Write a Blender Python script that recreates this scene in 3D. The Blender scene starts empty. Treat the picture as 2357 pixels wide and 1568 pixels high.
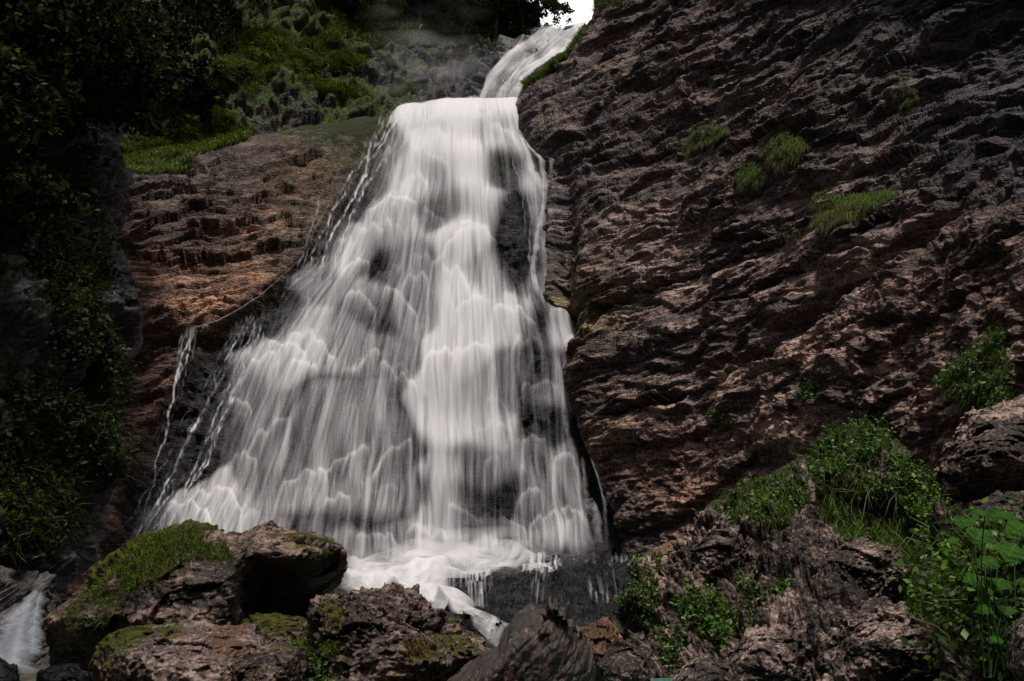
import bpy, math, random
import numpy as np
from mathutils import Vector, Matrix

rng = np.random.default_rng(7)
random.seed(7)
scene = bpy.context.scene
COL = scene.collection
R = math.radians

# ------------------------------------------------------------------ camera, sky, sun, exposure
CAM = np.array([0.0, 0.0, 1.7])
PITCH = R(15)
FPX, CX, CY = 2041.0, 1178.5, 784.0
cd = bpy.data.cameras.new('camera')
cam = bpy.data.objects.new('camera', cd); COL.objects.link(cam)
cam.location = CAM
cam.rotation_euler = (R(90) + PITCH, 0, 0)
cd.sensor_fit = 'HORIZONTAL'
cd.angle = 2 * math.atan(CX / FPX)
cd.clip_start = 0.1; cd.clip_end = 2000
scene.camera = cam

SUN_EL, SUN_AZ = R(70), R(171)        # azimuth from +Y towards +X : high, from the left and a little behind
world = bpy.data.worlds.new('World'); scene.world = world
world.use_nodes = True
wn, wl = world.node_tree.nodes, world.node_tree.links
bg = wn['Background']
sky = wn.new('ShaderNodeTexSky'); sky.sky_type = 'NISHITA'; sky.sun_disc = False
sky.sun_elevation = SUN_EL; sky.sun_rotation = SUN_AZ; sky.dust_density = 4.0; sky.air_density = 1.0
hs = wn.new('ShaderNodeHueSaturation'); hs.inputs['Saturation'].default_value = 0.10
wl.new(sky.outputs[0], hs.inputs['Color']); 
# a bank of bright white cloud low in the gap behind the falls
tc = wn.new('ShaderNodeTexCoord'); dp = wn.new('ShaderNodeVectorMath'); dp.operation = 'DOT_PRODUCT'
dp.inputs[1].default_value = Vector((0.06, 0.84, 0.54)).normalized(); wl.new(tc.outputs['Generated'], dp.inputs[0])
mr = wn.new('ShaderNodeMapRange'); mr.interpolation_type = 'SMOOTHSTEP'; wl.new(dp.outputs['Value'], mr.inputs[0]); mr.inputs[1].default_value = 0.88; mr.inputs[2].default_value = 0.98
cx_ = wn.new('ShaderNodeMix'); cx_.data_type = 'RGBA'; wl.new(mr.outputs[0], cx_.inputs[0]); wl.new(hs.outputs[0], cx_.inputs[6]); cx_.inputs[7].default_value = (15, 15, 14.6, 1)
wl.new(cx_.outputs[2], bg.inputs['Color'])
bg.inputs['Strength'].default_value = 0.05
sd = bpy.data.lights.new('sun', 'SUN'); sd.energy = 2.9; sd.angle = R(8); sd.color = (1.0, 0.94, 0.87)
sun = bpy.data.objects.new('sun', sd); COL.objects.link(sun)
to_sun = Vector((math.sin(SUN_AZ) * math.cos(SUN_EL), math.cos(SUN_AZ) * math.cos(SUN_EL), math.sin(SUN_EL)))
sun.rotation_euler = to_sun.to_track_quat('Z', 'Y').to_euler()
scene.view_settings.view_transform = 'Standard'
scene.view_settings.look = 'None'
scene.view_settings.gamma = 1.0
scene.view_settings.use_curve_mapping = False
scene.view_settings.exposure = 0.80
scene.cycles.max_bounces = 5
scene.cycles.diffuse_bounces = 1
scene.cycles.glossy_bounces = 2
scene.cycles.transparent_max_bounces = 12
scene.cycles.use_adaptive_sampling = True

# ------------------------------------------------------------------ picture point at depth y -> world
cp, sp = math.cos(PITCH), math.sin(PITCH)
def ray(px, py):
    a = (np.asarray(px, float) - CX) / FPX; b = (CY - np.asarray(py, float)) / FPX
    a, b = np.broadcast_arrays(a, b)
    return np.stack([a, cp - b * sp, sp + b * cp], -1)
def at(px, py, Y):
    d = ray(px, py)
    return CAM + d * (np.asarray(Y, float) / d[..., 1])[..., None]
def to_px(P):
    q = P - CAM
    f = q[..., 1] * cp + q[..., 2] * sp
    u = -q[..., 1] * sp + q[..., 2] * cp
    return CX + FPX * q[..., 0] / f, CY - FPX * u / f

# ------------------------------------------------------------------ noise
_ri = np.random.default_rng(3)
PERM = np.tile(_ri.permutation(512), 3).astype(np.int32)
_g = _ri.normal(size=(512, 3)); GRAD = (_g / np.linalg.norm(_g, axis=1)[:, None]).astype(np.float32)
def perlin(P, sc=1.0, off=0.0):
    sh = P.shape[:-1]
    p = (P.reshape(-1, 3) * np.asarray(sc) + off).astype(np.float32)
    i = np.floor(p).astype(np.int32); f = p - i; i &= 511
    w = f * f * f * (f * (f * 6 - 15) + 10)
    out = np.zeros(len(p), np.float32)
    for dx in (0, 1):
        a = PERM[i[:, 0] + dx]; wx = w[:, 0] if dx else 1 - w[:, 0]
        for dy in (0, 1):
            b = PERM[a + i[:, 1] + dy]; wy = wx * (w[:, 1] if dy else 1 - w[:, 1])
            for dz in (0, 1):
                g = GRAD[PERM[b + i[:, 2] + dz] & 511]
                d = g[:, 0] * (f[:, 0] - dx) + g[:, 1] * (f[:, 1] - dy) + g[:, 2] * (f[:, 2] - dz)
                out += wy * (w[:, 2] if dz else 1 - w[:, 2]) * d
    return (out * 1.6).reshape(sh)
def fbm(P, sc, n=4, off=0.0, gain=0.5):
    s = 0; a = 1.0; sc = np.asarray(sc, float)
    for k in range(n):
        s = s + a * perlin(P, sc, off + 13.7 * k); a *= gain; sc = sc * 2.03
    return s
def billow(P, sc, n=3, off=0.0, gain=0.5):
    s = 0; a = 1.0; sc = np.asarray(sc, float)
    for k in range(n):
        s = s + a * (np.abs(perlin(P, sc, off + 7.3 * k)) * 2 - 0.5); a *= gain; sc = sc * 2.1
    return s
def facet(P, sc, seed=0, k=1.0):
    """planar chips: every cell of a jittered lattice is a flat face with its own tilt"""
    sh = P.shape[:-1]; p = (P.reshape(-1, 3) * np.asarray(sc) + 50.0).astype(np.float32)
    b = np.floor(p).astype(np.int32); best = np.full(len(p), 9e9, np.float32); out = np.zeros(len(p), np.float32)
    for dx in (-1, 0, 1):
        for dy in (-1, 0, 1):
            for dz in (-1, 0, 1):
                c = b + np.array([dx, dy, dz], np.int32); h = PERM[(PERM[(PERM[c[:, 0] & 511] + c[:, 1]) & 511] + c[:, 2] + seed) & 511]
                j = GRAD[h] * .5 + .5; d = p - (c + j); dd = (d * d).sum(1); m = dd < best
                best[m] = dd[m]; g = GRAD[(h[m] * 7 + 13) & 511]; out[m] = (g * d[m]).sum(1) * k + g[:, 0] * .35
    return out.reshape(sh)
def sstep(a, b, x):
    t = np.clip((x - a) / (b - a), 0, 1); return t * t * (3 - 2 * t)
def noise1(x, seed=0.0):
    x = np.asarray(x, float)
    return perlin(np.stack([x, x * 0 + seed + .37, x * 0 + .61], -1))

def tps(pts):
    """thin-plate spline through (px, py, value)"""
    p = np.array(pts, float); xy = p[:, :2] / 500.0; n = len(p)
    def U(r2): return 0.5 * r2 * np.log(r2 + 1e-9)
    d2 = ((xy[:, None] - xy[None]) ** 2).sum(-1)
    A = np.zeros((n + 3, n + 3)); A[:n, :n] = U(d2) + np.eye(n) * 2e-3
    A[:n, n] = 1; A[:n, n + 1:] = xy; A[n, :n] = 1; A[n + 1:, :n] = xy.T
    w = np.linalg.solve(A, np.r_[p[:, 2], 0, 0, 0])
    def f(px, py):
        q = np.stack(np.broadcast_arrays(np.asarray(px, float), np.asarray(py, float)), -1) / 500.0
        out = w[n] + q[..., 0] * w[n + 1] + q[..., 1] * w[n + 2]
        for k in range(n):
            out = out + w[k] * U(((q - xy[k]) ** 2).sum(-1))
        return out
    return f
def gmap(pts, sig):
    """smooth blend of values given at picture points"""
    p = np.array(pts, float)
    def f(px, py):
        px = np.asarray(px, float); py = np.asarray(py, float)
        nv = p.shape[1] - 2
        num = np.zeros(px.shape + (nv,)); den = np.zeros(px.shape) + 1e-12
        for k in range(len(p)):
            w = np.exp(-((px - p[k, 0]) ** 2 + (py - p[k, 1]) ** 2) / (2 * sig * sig)) + 1e-9
            num += w[..., None] * p[k, 2:]; den += w
        return num / den[..., None]
    return f
def curve(pts):
    a = np.array(pts, float)
    return lambda t: np.interp(t, a[:, 0], a[:, 1])

# ------------------------------------------------------------------ mesh helpers
def link(name, V, F, mat, parent=None, smooth=True, attrs=None, loc=None):
    """V (n,3) F (m,3|4); attrs {name: (n,) or (n,3)}"""
    me = bpy.data.meshes.new(name)
    V = np.asarray(V, np.float32).reshape(-1, 3); F = np.asarray(F, np.int32)
    if loc is not None:
        V = V - np.asarray(loc, np.float32)
    k = F.shape[1]
    me.vertices.add(len(V)); me.vertices.foreach_set('co', V.ravel())
    me.loops.add(F.size); me.loops.foreach_set('vertex_index', F.ravel())
    me.polygons.add(len(F)); me.polygons.foreach_set('loop_start', np.arange(0, F.size, k, dtype=np.int32))
    me.update(calc_edges=True)
    me.polygons.foreach_set('use_smooth', np.full(len(F), smooth))
    for n, a in (attrs or {}).items():
        a = np.asarray(a, np.float32)
        if a.ndim == 1:
            at_ = me.attributes.new(n, 'FLOAT', 'POINT'); at_.data.foreach_set('value', a)
        else:
            at_ = me.attributes.new(n, 'FLOAT_VECTOR', 'POINT'); at_.data.foreach_set('vector', a.ravel())
    if mat: me.materials.append(mat)
    o = bpy.data.objects.new(name, me); COL.objects.link(o)
    if loc is not None:
        o.location = [float(v) for v in loc]
    if parent is not None:
        o.parent = parent
        if loc is not None: o.location = Vector(o.location) - Vector(parent.location)
        else: o.location = -Vector(parent.location)
    return o
def tag(o, label=None, cat=None, group=None, kind=None):
    if label: o['label'] = label
    if cat: o['category'] = cat
    if group: o['group'] = group
    if kind: o['kind'] = kind
    return o
def empty(name, loc, label, cat, group=None):
    o = bpy.data.objects.new(name, None); COL.objects.link(o); o.location = [float(v) for v in loc]
    return tag(o, label, cat, group)
def gridfaces(nr, nc, wrap=False):
    i = np.arange(nr - 1)[:, None] * nc; j = np.arange(nc if wrap else nc - 1)[None]
    jn = (j + 1) % nc
    return np.stack([i + j, i + nc + j, i + nc + jn, i + jn], -1).reshape(-1, 4)
def gnormal(P):
    dv = np.gradient(P, axis=0); du = np.gradient(P, axis=1)
    n = np.cross(du, dv); n /= np.linalg.norm(n, axis=-1)[..., None] + 1e-9
    # face the camera
    s = np.sign(((CAM - P) * n).sum(-1)); s[s == 0] = 1
    return n * s[..., None]
def vnormal(P):
    return gnormal(P)

# ------------------------------------------------------------------ materials
class M:
    def __init__(s, name):
        s.m = bpy.data.materials.new(name); s.m.use_nodes = True
        s.n = s.m.node_tree.nodes; s.l = s.m.node_tree.links
        s.b = s.n['Principled BSDF']; s.out = s.n['Material Output']
    def new(s, t, **kw):
        n = s.n.new('ShaderNode' + t)
        for k, v in kw.items(): setattr(n, k, v)
        return n
    def val(s, sock, v):
        if isinstance(v, (int, float)): sock.default_value = v
        elif isinstance(v, (tuple, list)): sock.default_value = (*v, 1) if len(v) == 3 and len(sock.default_value) == 4 else v
        else: s.l.new(v, sock)
    def math(s, op, a, b=0.0, clamp=False):
        n = s.new('Math', operation=op); n.use_clamp = clamp
        s.val(n.inputs[0], a); s.val(n.inputs[1], b); return n.outputs[0]
    def mix(s, f, a, b, mode='MIX'):
        n = s.new('Mix', data_type='RGBA', blend_type=mode)
        s.val(n.inputs[0], f); s.val(n.inputs[6], a); s.val(n.inputs[7], b); return n.outputs[2]
    def noise(s, vec, scale, detail=4, rough=0.55, dist=0.0):
        n = s.new('TexNoise'); n.inputs['Scale'].default_value = scale; n.inputs['Detail'].default_value = detail
        n.inputs['Roughness'].default_value = rough; n.inputs['Distortion'].default_value = dist
        if vec is not None: s.l.new(vec, n.inputs['Vector'])
        return n.outputs['Fac']
    def ramp(s, f, a, b, lo=0.0, hi=1.0):
        n = s.new('MapRange'); n.interpolation_type = 'SMOOTHSTEP'
        s.val(n.inputs[0], f); n.inputs[1].default_value = a; n.inputs[2].default_value = b
        n.inputs[3].default_value = lo; n.inputs[4].default_value = hi; return n.outputs[0]
    def mapping(s, vec, sc=(1, 1, 1), rot=(0, 0, 0)):
        n = s.new('Mapping'); n.inputs['Scale'].default_value = sc; n.inputs['Rotation'].default_value = rot
        s.l.new(vec, n.inputs['Vector']); return n.outputs[0]
    def pos(s):
        return s.new('NewGeometry').outputs['Position']
    def attr(s, name, out='Fac'):
        n = s.new('Attribute'); n.attribute_name = name; return n.outputs[out]
    def bump(s, h, strength, dist, prev=None):
        n = s.new('Bump'); n.inputs['Strength'].default_value = strength; n.inputs['Distance'].default_value = dist
        s.l.new(h, n.inputs['Height'])
        if prev is not None: s.l.new(prev, n.inputs['Normal'])
        return n.outputs[0]

def rock_material(name, dark, mid, light, strat=(1.0, 1.0, 3.5), rot=(0, 0, 0), scale=1.0, moss=0.0, moss_hi=(0.055, 0.075, 0.012),
                  moss_lo=(0.025, 0.028, 0.008), rough=0.62, bump=1.0, tint=None, use_attr=False, speck=0.5, spec=0.2, mossn=0.35, stain=None):
    m = M(name); p = m.pos()
    q = m.mapping(p, strat, rot)
    a = m.noise(q, 0.55 * scale, 5, 0.6, 0.6)
    b = m.noise(q, 2.6 * scale, 6, 0.68, 0.3)
    c = m.noise(p, 14 * scale, 5, 0.7)
    f = m.math('ADD', m.math('MULTIPLY', a, 0.36), m.math('ADD', m.math('MULTIPLY', b, 0.36), m.math('MULTIPLY', c, 0.36)))
    col = m.mix(m.ramp(f, 0.36, 0.56), dark, mid)
    col = m.mix(m.ramp(f, 0.515, 0.64), col, light)
    if stain:
        st = m.noise(m.mapping(p, (1, 1, 0.8)), 0.8 * scale, 5, 0.6, 1.0)
        col = m.mix(m.ramp(st, 0.50, 0.62, 0, 0.85), col, stain)
    sk = m.noise(p, 30 * scale, 3, 0.6)
    col = m.mix(m.ramp(sk, 0.60, 0.72, 0, speck), col, tuple(min(1, v * 1.9 + 0.03) for v in light))
    col = m.mix(m.ramp(sk, 0.40, 0.28, 0, 0.7), col, tuple(v * 0.5 for v in dark))
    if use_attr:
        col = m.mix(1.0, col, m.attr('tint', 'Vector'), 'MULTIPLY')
    h = m.math('ADD', m.math('MULTIPLY', b, 1.0), m.math('MULTIPLY', c, 0.5))
    nb = m.bump(h, 0.55 * bump, 0.10 / scale)
    vor = m.new('TexVoronoi', feature='F1'); vor.inputs['Scale'].default_value = 7 * scale
    wv = m.new('VectorMath', operation='ADD'); m.l.new(q, wv.inputs[0])
    nz = m.new('TexNoise'); nz.inputs['Scale'].default_value = 3 * scale; m.l.new(p, nz.inputs['Vector'])
    vs = m.new('VectorMath', operation='SCALE'); vs.inputs['Scale'].default_value = 0.45 / scale; m.l.new(nz.outputs['Color'], vs.inputs[0])
    m.l.new(vs.outputs[0], wv.inputs[1]); m.l.new(wv.outputs[0], vor.inputs['Vector'])
    nb = m.bump(vor.outputs['Distance'], 0.5 * bump, 0.05 / scale, nb)
    nb = m.bump(m.noise(p, 55 * scale, 3, 0.6), 0.45 * bump, 0.012 / scale, nb)
    rg = m.ramp(b, 0.3, 0.7, rough - 0.22, rough + 0.2)
    if moss > 0:
        sep = m.new('SeparateXYZ'); m.l.new(m.new('NewGeometry').outputs['Normal'], sep.inputs[0])
        mn = m.noise(p, 1.7 * scale, 5, 0.65, 0.4)
        mm = m.math('ADD', m.math('MULTIPLY', sep.outputs[2], 0.55), m.math('MULTIPLY', mn, 1.5))
        mm = m.math('ADD', mm, m.math('MULTIPLY', m.attr('moss'), 1.0)) if moss != 9 else m.math('ADD', mm, -0.1)
        msk = m.ramp(mm, 1.52 - mossn, 1.72 - mossn)
        mc = m.mix(m.ramp(m.noise(p, 9 * scale, 4, 0.7), 0.35, 0.65), moss_lo, moss_hi)
        col = m.mix(msk, col, mc)
        mb = m.bump(m.noise(p, 70, 4, 0.75), 0.9, 0.03)
        mx = m.new('Mix', data_type='VECTOR'); m.l.new(msk, mx.inputs[0]); m.l.new(nb, mx.inputs[4]); m.l.new(mb, mx.inputs[5])
        nb = mx.outputs[1]
        rg = m.math('MAXIMUM', rg, m.math('MULTIPLY', msk, 0.95))
    m.l.new(col, m.b.inputs['Base Color']); m.l.new(nb, m.b.inputs['Normal']); m.l.new(rg, m.b.inputs['Roughness'])
    m.b.inputs['Specular IOR Level'].default_value = spec
    return m.m

def leaf_material(name, lo, hi, rough=0.55, trans=0.3, spec=0.25):
    m = M(name)
    t = m.attr('tint')
    col = m.mix(t, lo, hi)
    m.l.new(col, m.b.inputs['Base Color']); m.b.inputs['Roughness'].default_value = rough
    m.b.inputs['Specular IOR Level'].default_value = spec
    tr = m.new('BsdfTranslucent'); m.l.new(col, tr.inputs['Color'])
    mx = m.new('MixShader'); mx.inputs[0].default_value = trans
    m.l.new(m.b.outputs[0], mx.inputs[1]); m.l.new(tr.outputs[0], mx.inputs[2]); m.l.new(mx.outputs[0], m.out.inputs['Surface'])
    return m.m

def water_material(name, colr=(0.63, 0.615, 0.64), STK=1.0, alpha_attr='dens'):
    m = M(name)
    d = m.attr(alpha_attr)
    p = m.pos()
    u = m.attr('flow', 'Vector')
    n = m.noise(m.mapping(u, (0.9, 0.012, 1)), 1.0, 3, 0.7)
    n2 = m.noise(m.mapping(u, (0.28, 0.006, 1)), 1.0, 3, 0.6)
    f = m.math('ADD', m.math('MULTIPLY', m.math('SUBTRACT', n, 0.5), 1.3), m.math('MULTIPLY', m.math('SUBTRACT', n2, 0.5), 0.8))
    # streaks count most where the veil is thin
    k = m.math('MULTIPLY', m.math('MULTIPLY', d, m.math('SUBTRACT', 1.25, d)), STK)
    a = m.math('ADD', d, m.math('MULTIPLY', f, k), clamp=True)
    m.b.inputs['Base Color'].default_value = (*colr, 1); m.b.inputs['Roughness'].default_value = 0.7
    m.b.inputs['Specular IOR Level'].default_value = 0.1
    m.l.new(m.bump(m.math('ADD', n, n2), 0.25, 0.04), m.b.inputs['Normal'])
    tl = m.new('BsdfTranslucent'); tl.inputs['Color'].default_value = (*colr, 1)
    ms = m.new('MixShader'); ms.inputs[0].default_value = 0.3
    m.l.new(m.b.outputs[0], ms.inputs[1]); m.l.new(tl.outputs[0], ms.inputs[2])
    tp = m.new('BsdfTransparent'); mx = m.new('MixShader')
    m.l.new(a, mx.inputs[0]); m.l.new(tp.outputs[0], mx.inputs[1]); m.l.new(ms.outputs[0], mx.inputs[2])
    m.l.new(mx.outputs[0], m.out.inputs['Surface'])
    return m.m

MAT = {}
MAT['cliff'] = rock_material('cliff_rock', (0.006, 0.0042, 0.0042), (0.042, 0.0315, 0.0295), (0.28, 0.204, 0.174), strat=(0.5, 0.5, 3.6), rot=(0, R(13.5), 0), bump=1.5, use_attr=True)
MAT['slab'] = rock_material('slab_rock', (0.009, 0.0066, 0.0060), (0.066, 0.044, 0.037), (0.33, 0.222, 0.178), bump=1.6, mossn=.25, moss_lo=(.006,.008,.002), moss_hi=(.020,.024,.005), strat=(1.0, 1.0, 3.6), rot=(0, R(20), 0), use_attr=True, moss=1)
MAT['butt'] = rock_material('buttress_rock', (0.006, 0.006, 0.006), (0.03, 0.026, 0.026), (0.11, 0.10, 0.10), strat=(1.4, 1.4, 1.0), moss=1, moss_lo=(0.006, 0.008, 0.003), moss_hi=(0.02, 0.03, 0.006), mossn=0.5)
MAT['hill'] = rock_material('hillside_rock', (0.006, 0.0055, 0.0055), (0.028, 0.024, 0.024), (0.17, 0.145, 0.145), strat=(1, 1, 1.3), scale=.8, bump=1.6, moss=1, moss_lo=(0.010, 0.014, 0.003), moss_hi=(0.045, 0.068, 0.008), mossn=0.74, use_attr=True)
MAT['knob'] = rock_material('outcrop_rock', (0.0045, 0.0032, 0.0027), (0.026, 0.0185, 0.0155), (0.29, 0.205, 0.172), strat=(1, 1, 1.4), scale=2.2, bump=1.4, moss=1, moss_lo=(0.010, 0.012, 0.004), moss_hi=(0.035, 0.055, 0.010))
MAT['boulder'] = rock_material('boulder_rock', (0.003, 0.0023, 0.0019), (0.013, 0.009, 0.0075), (0.19, 0.125, 0.102), strat=(1, 1, 1.8), scale=2.0, moss=1, moss_lo=(0.010, 0.009, 0.002), moss_hi=(0.070, 0.066, 0.004), rough=.5)
MAT['pink'] = rock_material('pinkish_boulder_rock', (0.010, 0.006, 0.005), (0.060, 0.041, 0.035), (0.26, 0.185, 0.165), strat=(1, 1, 1), scale=2.0, moss=1, moss_lo=(0.018, 0.018, 0.004), moss_hi=(0.060, 0.070, 0.008), stain=(0.06, 0.026, 0.012), rough=0.5)
MAT['wet'] = rock_material('wet_black_rock', (0.0014, 0.0016, 0.0019), (0.0045, 0.005, 0.006), (0.022, 0.024, 0.029), strat=(1, 1, 1.6), scale=1.6, rough=0.27, spec=0.22, speck=0.05, bump=2.2)
MAT['wetfar'] = rock_material('wet_rock_behind_water', (0.006, 0.006, 0.007), (0.02, 0.02, 0.022), (0.055, 0.05, 0.048), strat=(1, 1, 1.6), scale=1.0, rough=0.45, spec=0.4, speck=0.1, use_attr=True)
MAT['brown'] = rock_material('brown_wet_rock', (0.02, 0.009, 0.004), (0.08, 0.04, 0.02), (0.17, 0.10, 0.07), strat=(1, 1, 1), scale=2.5, rough=0.4, moss=1)
MAT['valley'] = rock_material('valley_rock', (0.01, 0.01, 0.008), (0.03, 0.03, 0.022), (0.07, 0.065, 0.05), strat=(1, 1, 1), scale=0.5)
MAT['grass'] = leaf_material('grass_blades', (0.014, 0.026, 0.002), (0.095, 0.145, 0.008))
MAT['ledgegrass'] = leaf_material('ledge_grass_blades', (0.016, 0.026, 0.002), (0.095, 0.145, 0.008))
MAT['dimgrass'] = leaf_material('dim_grass_blades', (0.004, 0.007, 0.001), (0.028, 0.042, 0.003), .7, .3, .1)  # darker copy of the grass; the buttress gloom is in the colour
MAT['drygrass'] = leaf_material('dry_grass_blades', (0.035, 0.026, 0.007), (0.17, 0.12, 0.035))
MAT['leaf'] = leaf_material('leaves', (0.010, 0.024, 0.002), (0.075, 0.17, 0.010), 0.5)
MAT['dimleaf'] = leaf_material('dim_leaves', (0.002, 0.005, 0.001), (0.024, 0.044, 0.004), 0.6, .3, .1)  # darker copy of the leaves, with dimness put into the colour
MAT['darkleaf'] = leaf_material('shaded_leaves', (0.0015, 0.0025, 0.001), (0.034, 0.046, 0.006), 0.8, 0.2, 0.03)  # near-black copy of the leaves; deep shade is put into the colour
MAT['bigleaf'] = leaf_material('broad_leaves', (0.008, 0.028, 0.003), (0.035, 0.115, 0.006), 0.6, .4, .1)
MAT['water'] = water_material('falling_water')
MAT['foam'] = water_material('foaming_water', STK=.6)
MAT['thread'] = water_material('thin_water_threads', (.66, .65, .68), STK=.25)
MAT['smooth'] = water_material('smooth_shaded_water', (.42, .46, .52), STK=.12)  # greyer copy of the water, shade put into its colour
MAT['spray'] = water_material('spray', (.66, .65, .67), STK=0.0)
mm = M('bark'); mm.val(mm.b.inputs['Base Color'], mm.mix(mm.noise(mm.mapping(mm.pos(), (4, 4, 1)), 6, 5), (0.008, 0.006, 0.005), (0.05, 0.04, 0.03)))
mm.b.inputs['Roughness'].default_value = 0.85; MAT['bark'] = mm.m

# ------------------------------------------------------------------ rock relief functions
def saw(w):
    f = w - np.floor(w)
    return np.where(f < 0.10, f / 0.10, 1 - (f - 0.10) / 0.90)
def strata(P, c, a1=.34, a2=.2, a3=.12, s=1.0):
    w = c + 0.40 * perlin(P, 0.16 / s) + 0.09 * perlin(P, 0.7 / s, 5) + .04 * perlin(P, 3 / s, 6)
    m1 = sstep(-0.1, 0.45, perlin(P, 0.27 / s, 9)); m2 = sstep(-0.2, 0.35, perlin(P, 0.6 / s, 21)); m3 = sstep(-0.3, 0.3, perlin(P, 1.1 / s, 31)); m4 = sstep(-.3, .3, perlin(P, 2.0 / s, 33))
    h = a1 * m1 * saw(w / (2.1 * s)) + a2 * m2 * saw(w / (0.75 * s) + 1.3 * perlin(P, 0.5 / s, 40)) \
        + a3 * m3 * saw(w / (0.30 * s) + 1.5 * perlin(P, 0.9 / s, 50)) + .45 * a3 * m4 * saw(w / (.13 * s) + 1.6 * perlin(P, 1.8 / s, 55))
    q = np.stack([P[..., 0] * .45, P[..., 1] * .45, w * 2.4], -1); q2 = np.stack([P[..., 0] * .7, P[..., 1] * .7, w * 2.0], -1)
    h = h + 0.30 * s * perlin(P, 0.25 / s, 60) + .11 * s * facet(q, .8 / s, 3) + .055 * s * facet(q, 2.3 / s, 8) + .024 * s * facet(q2, 6.0 / s, 5)
    return h
def knobby(P, s=1.0, off=0):
    o = int(off) % 50
    return s * (.30 * perlin(P, 0.6 / s, off) + .12 * billow(P, 1.6 / s, 3, off + 11, .55) + .16 * facet(P, 1.3 / s, o) + .08 * facet(P * np.array([1, 1, 1.5]), 3.4 / s, o + 3) + .03 * facet(P, 9 / s, o + 7))

def ledge_cracks(px, py, P, lines, up=30, dn=13):
    D = 0 * px
    for k, (pts, a) in enumerate(lines):
        p = np.array(pts, float); x0, x1 = p[0, 0], p[-1, 0]
        yl = np.interp(px, p[:, 0], p[:, 1]) + 7 * noise1(px / 24.0, k * 3.1) + 3 * noise1(px / 8.0, k * 1.7)
        d = py - yl; e = sstep(x0 - 20, x0 + 50, px) * sstep(x1 + 20, x1 - 50, px) * (.6 + .6 * noise1(px / 45.0, k + .5))
        D += a * e * np.where(d < 0, np.exp(np.minimum(d, 0) / up), -.9 * np.exp(-np.maximum(d, 0) / dn))
    return D
SHEETS = {}
def sheet(name, mat, px, py, Y, disp, curl=None, attrs=None, kind='structure', keep=None, back=None):
    """px, py, Y (r,c): the surface as seen, Y its real depth. back: extra rows/cols pushed away along the line of sight."""
    P = at(px, py, Y)
    N = gnormal(P)
    if back is not None:
        pass
    D = disp(P, N)
    P2 = P + N * D[..., None]
    return P2, N

# ================================================================== RIGHT CLIFF
edgeR = curve([(-500, 1500), (-200, 1440), (-60, 1400), (0, 1375), (60, 1352), (130, 1305), (170, 1262), (200, 1208), (240, 1188), (300, 1200),
               (350, 1225), (380, 1250), (500, 1262), (700, 1255), (800, 1290), (900, 1310), (1000, 1340), (1100, 1380), (1200, 1420), (1300, 1440), (1400, 1450)])
FR = tps([(1190, 240, 30), (1290, 450, 27.2), (1290, 700, 25.5), (1340, 850, 24.5), (1370, 1000, 23.8), (1420, 1150, 23), (1450, 1300, 22.5),
          (1375, 0, 30), (1500, -300, 29), (1600, 1250, 20.5), (1600, 1000, 21.5), (1600, 700, 22.5), (1600, 350, 24), (1700, 0, 24.5), (1900, 1050, 17.5), (1900, 700, 18.5),
          (1900, 300, 20), (2000, 0, 20.5), (2200, 700, 14.5), (2250, 350, 16), (2350, 0, 17), (2357, 950, 12.2), (2357, 600, 13), (2800, 900, 8.5), (2800, 300, 10), (2900, -300, 11),
          (2100, -400, 18), (1750, 1300, 19), (2100, 1250, 15)])
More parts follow.
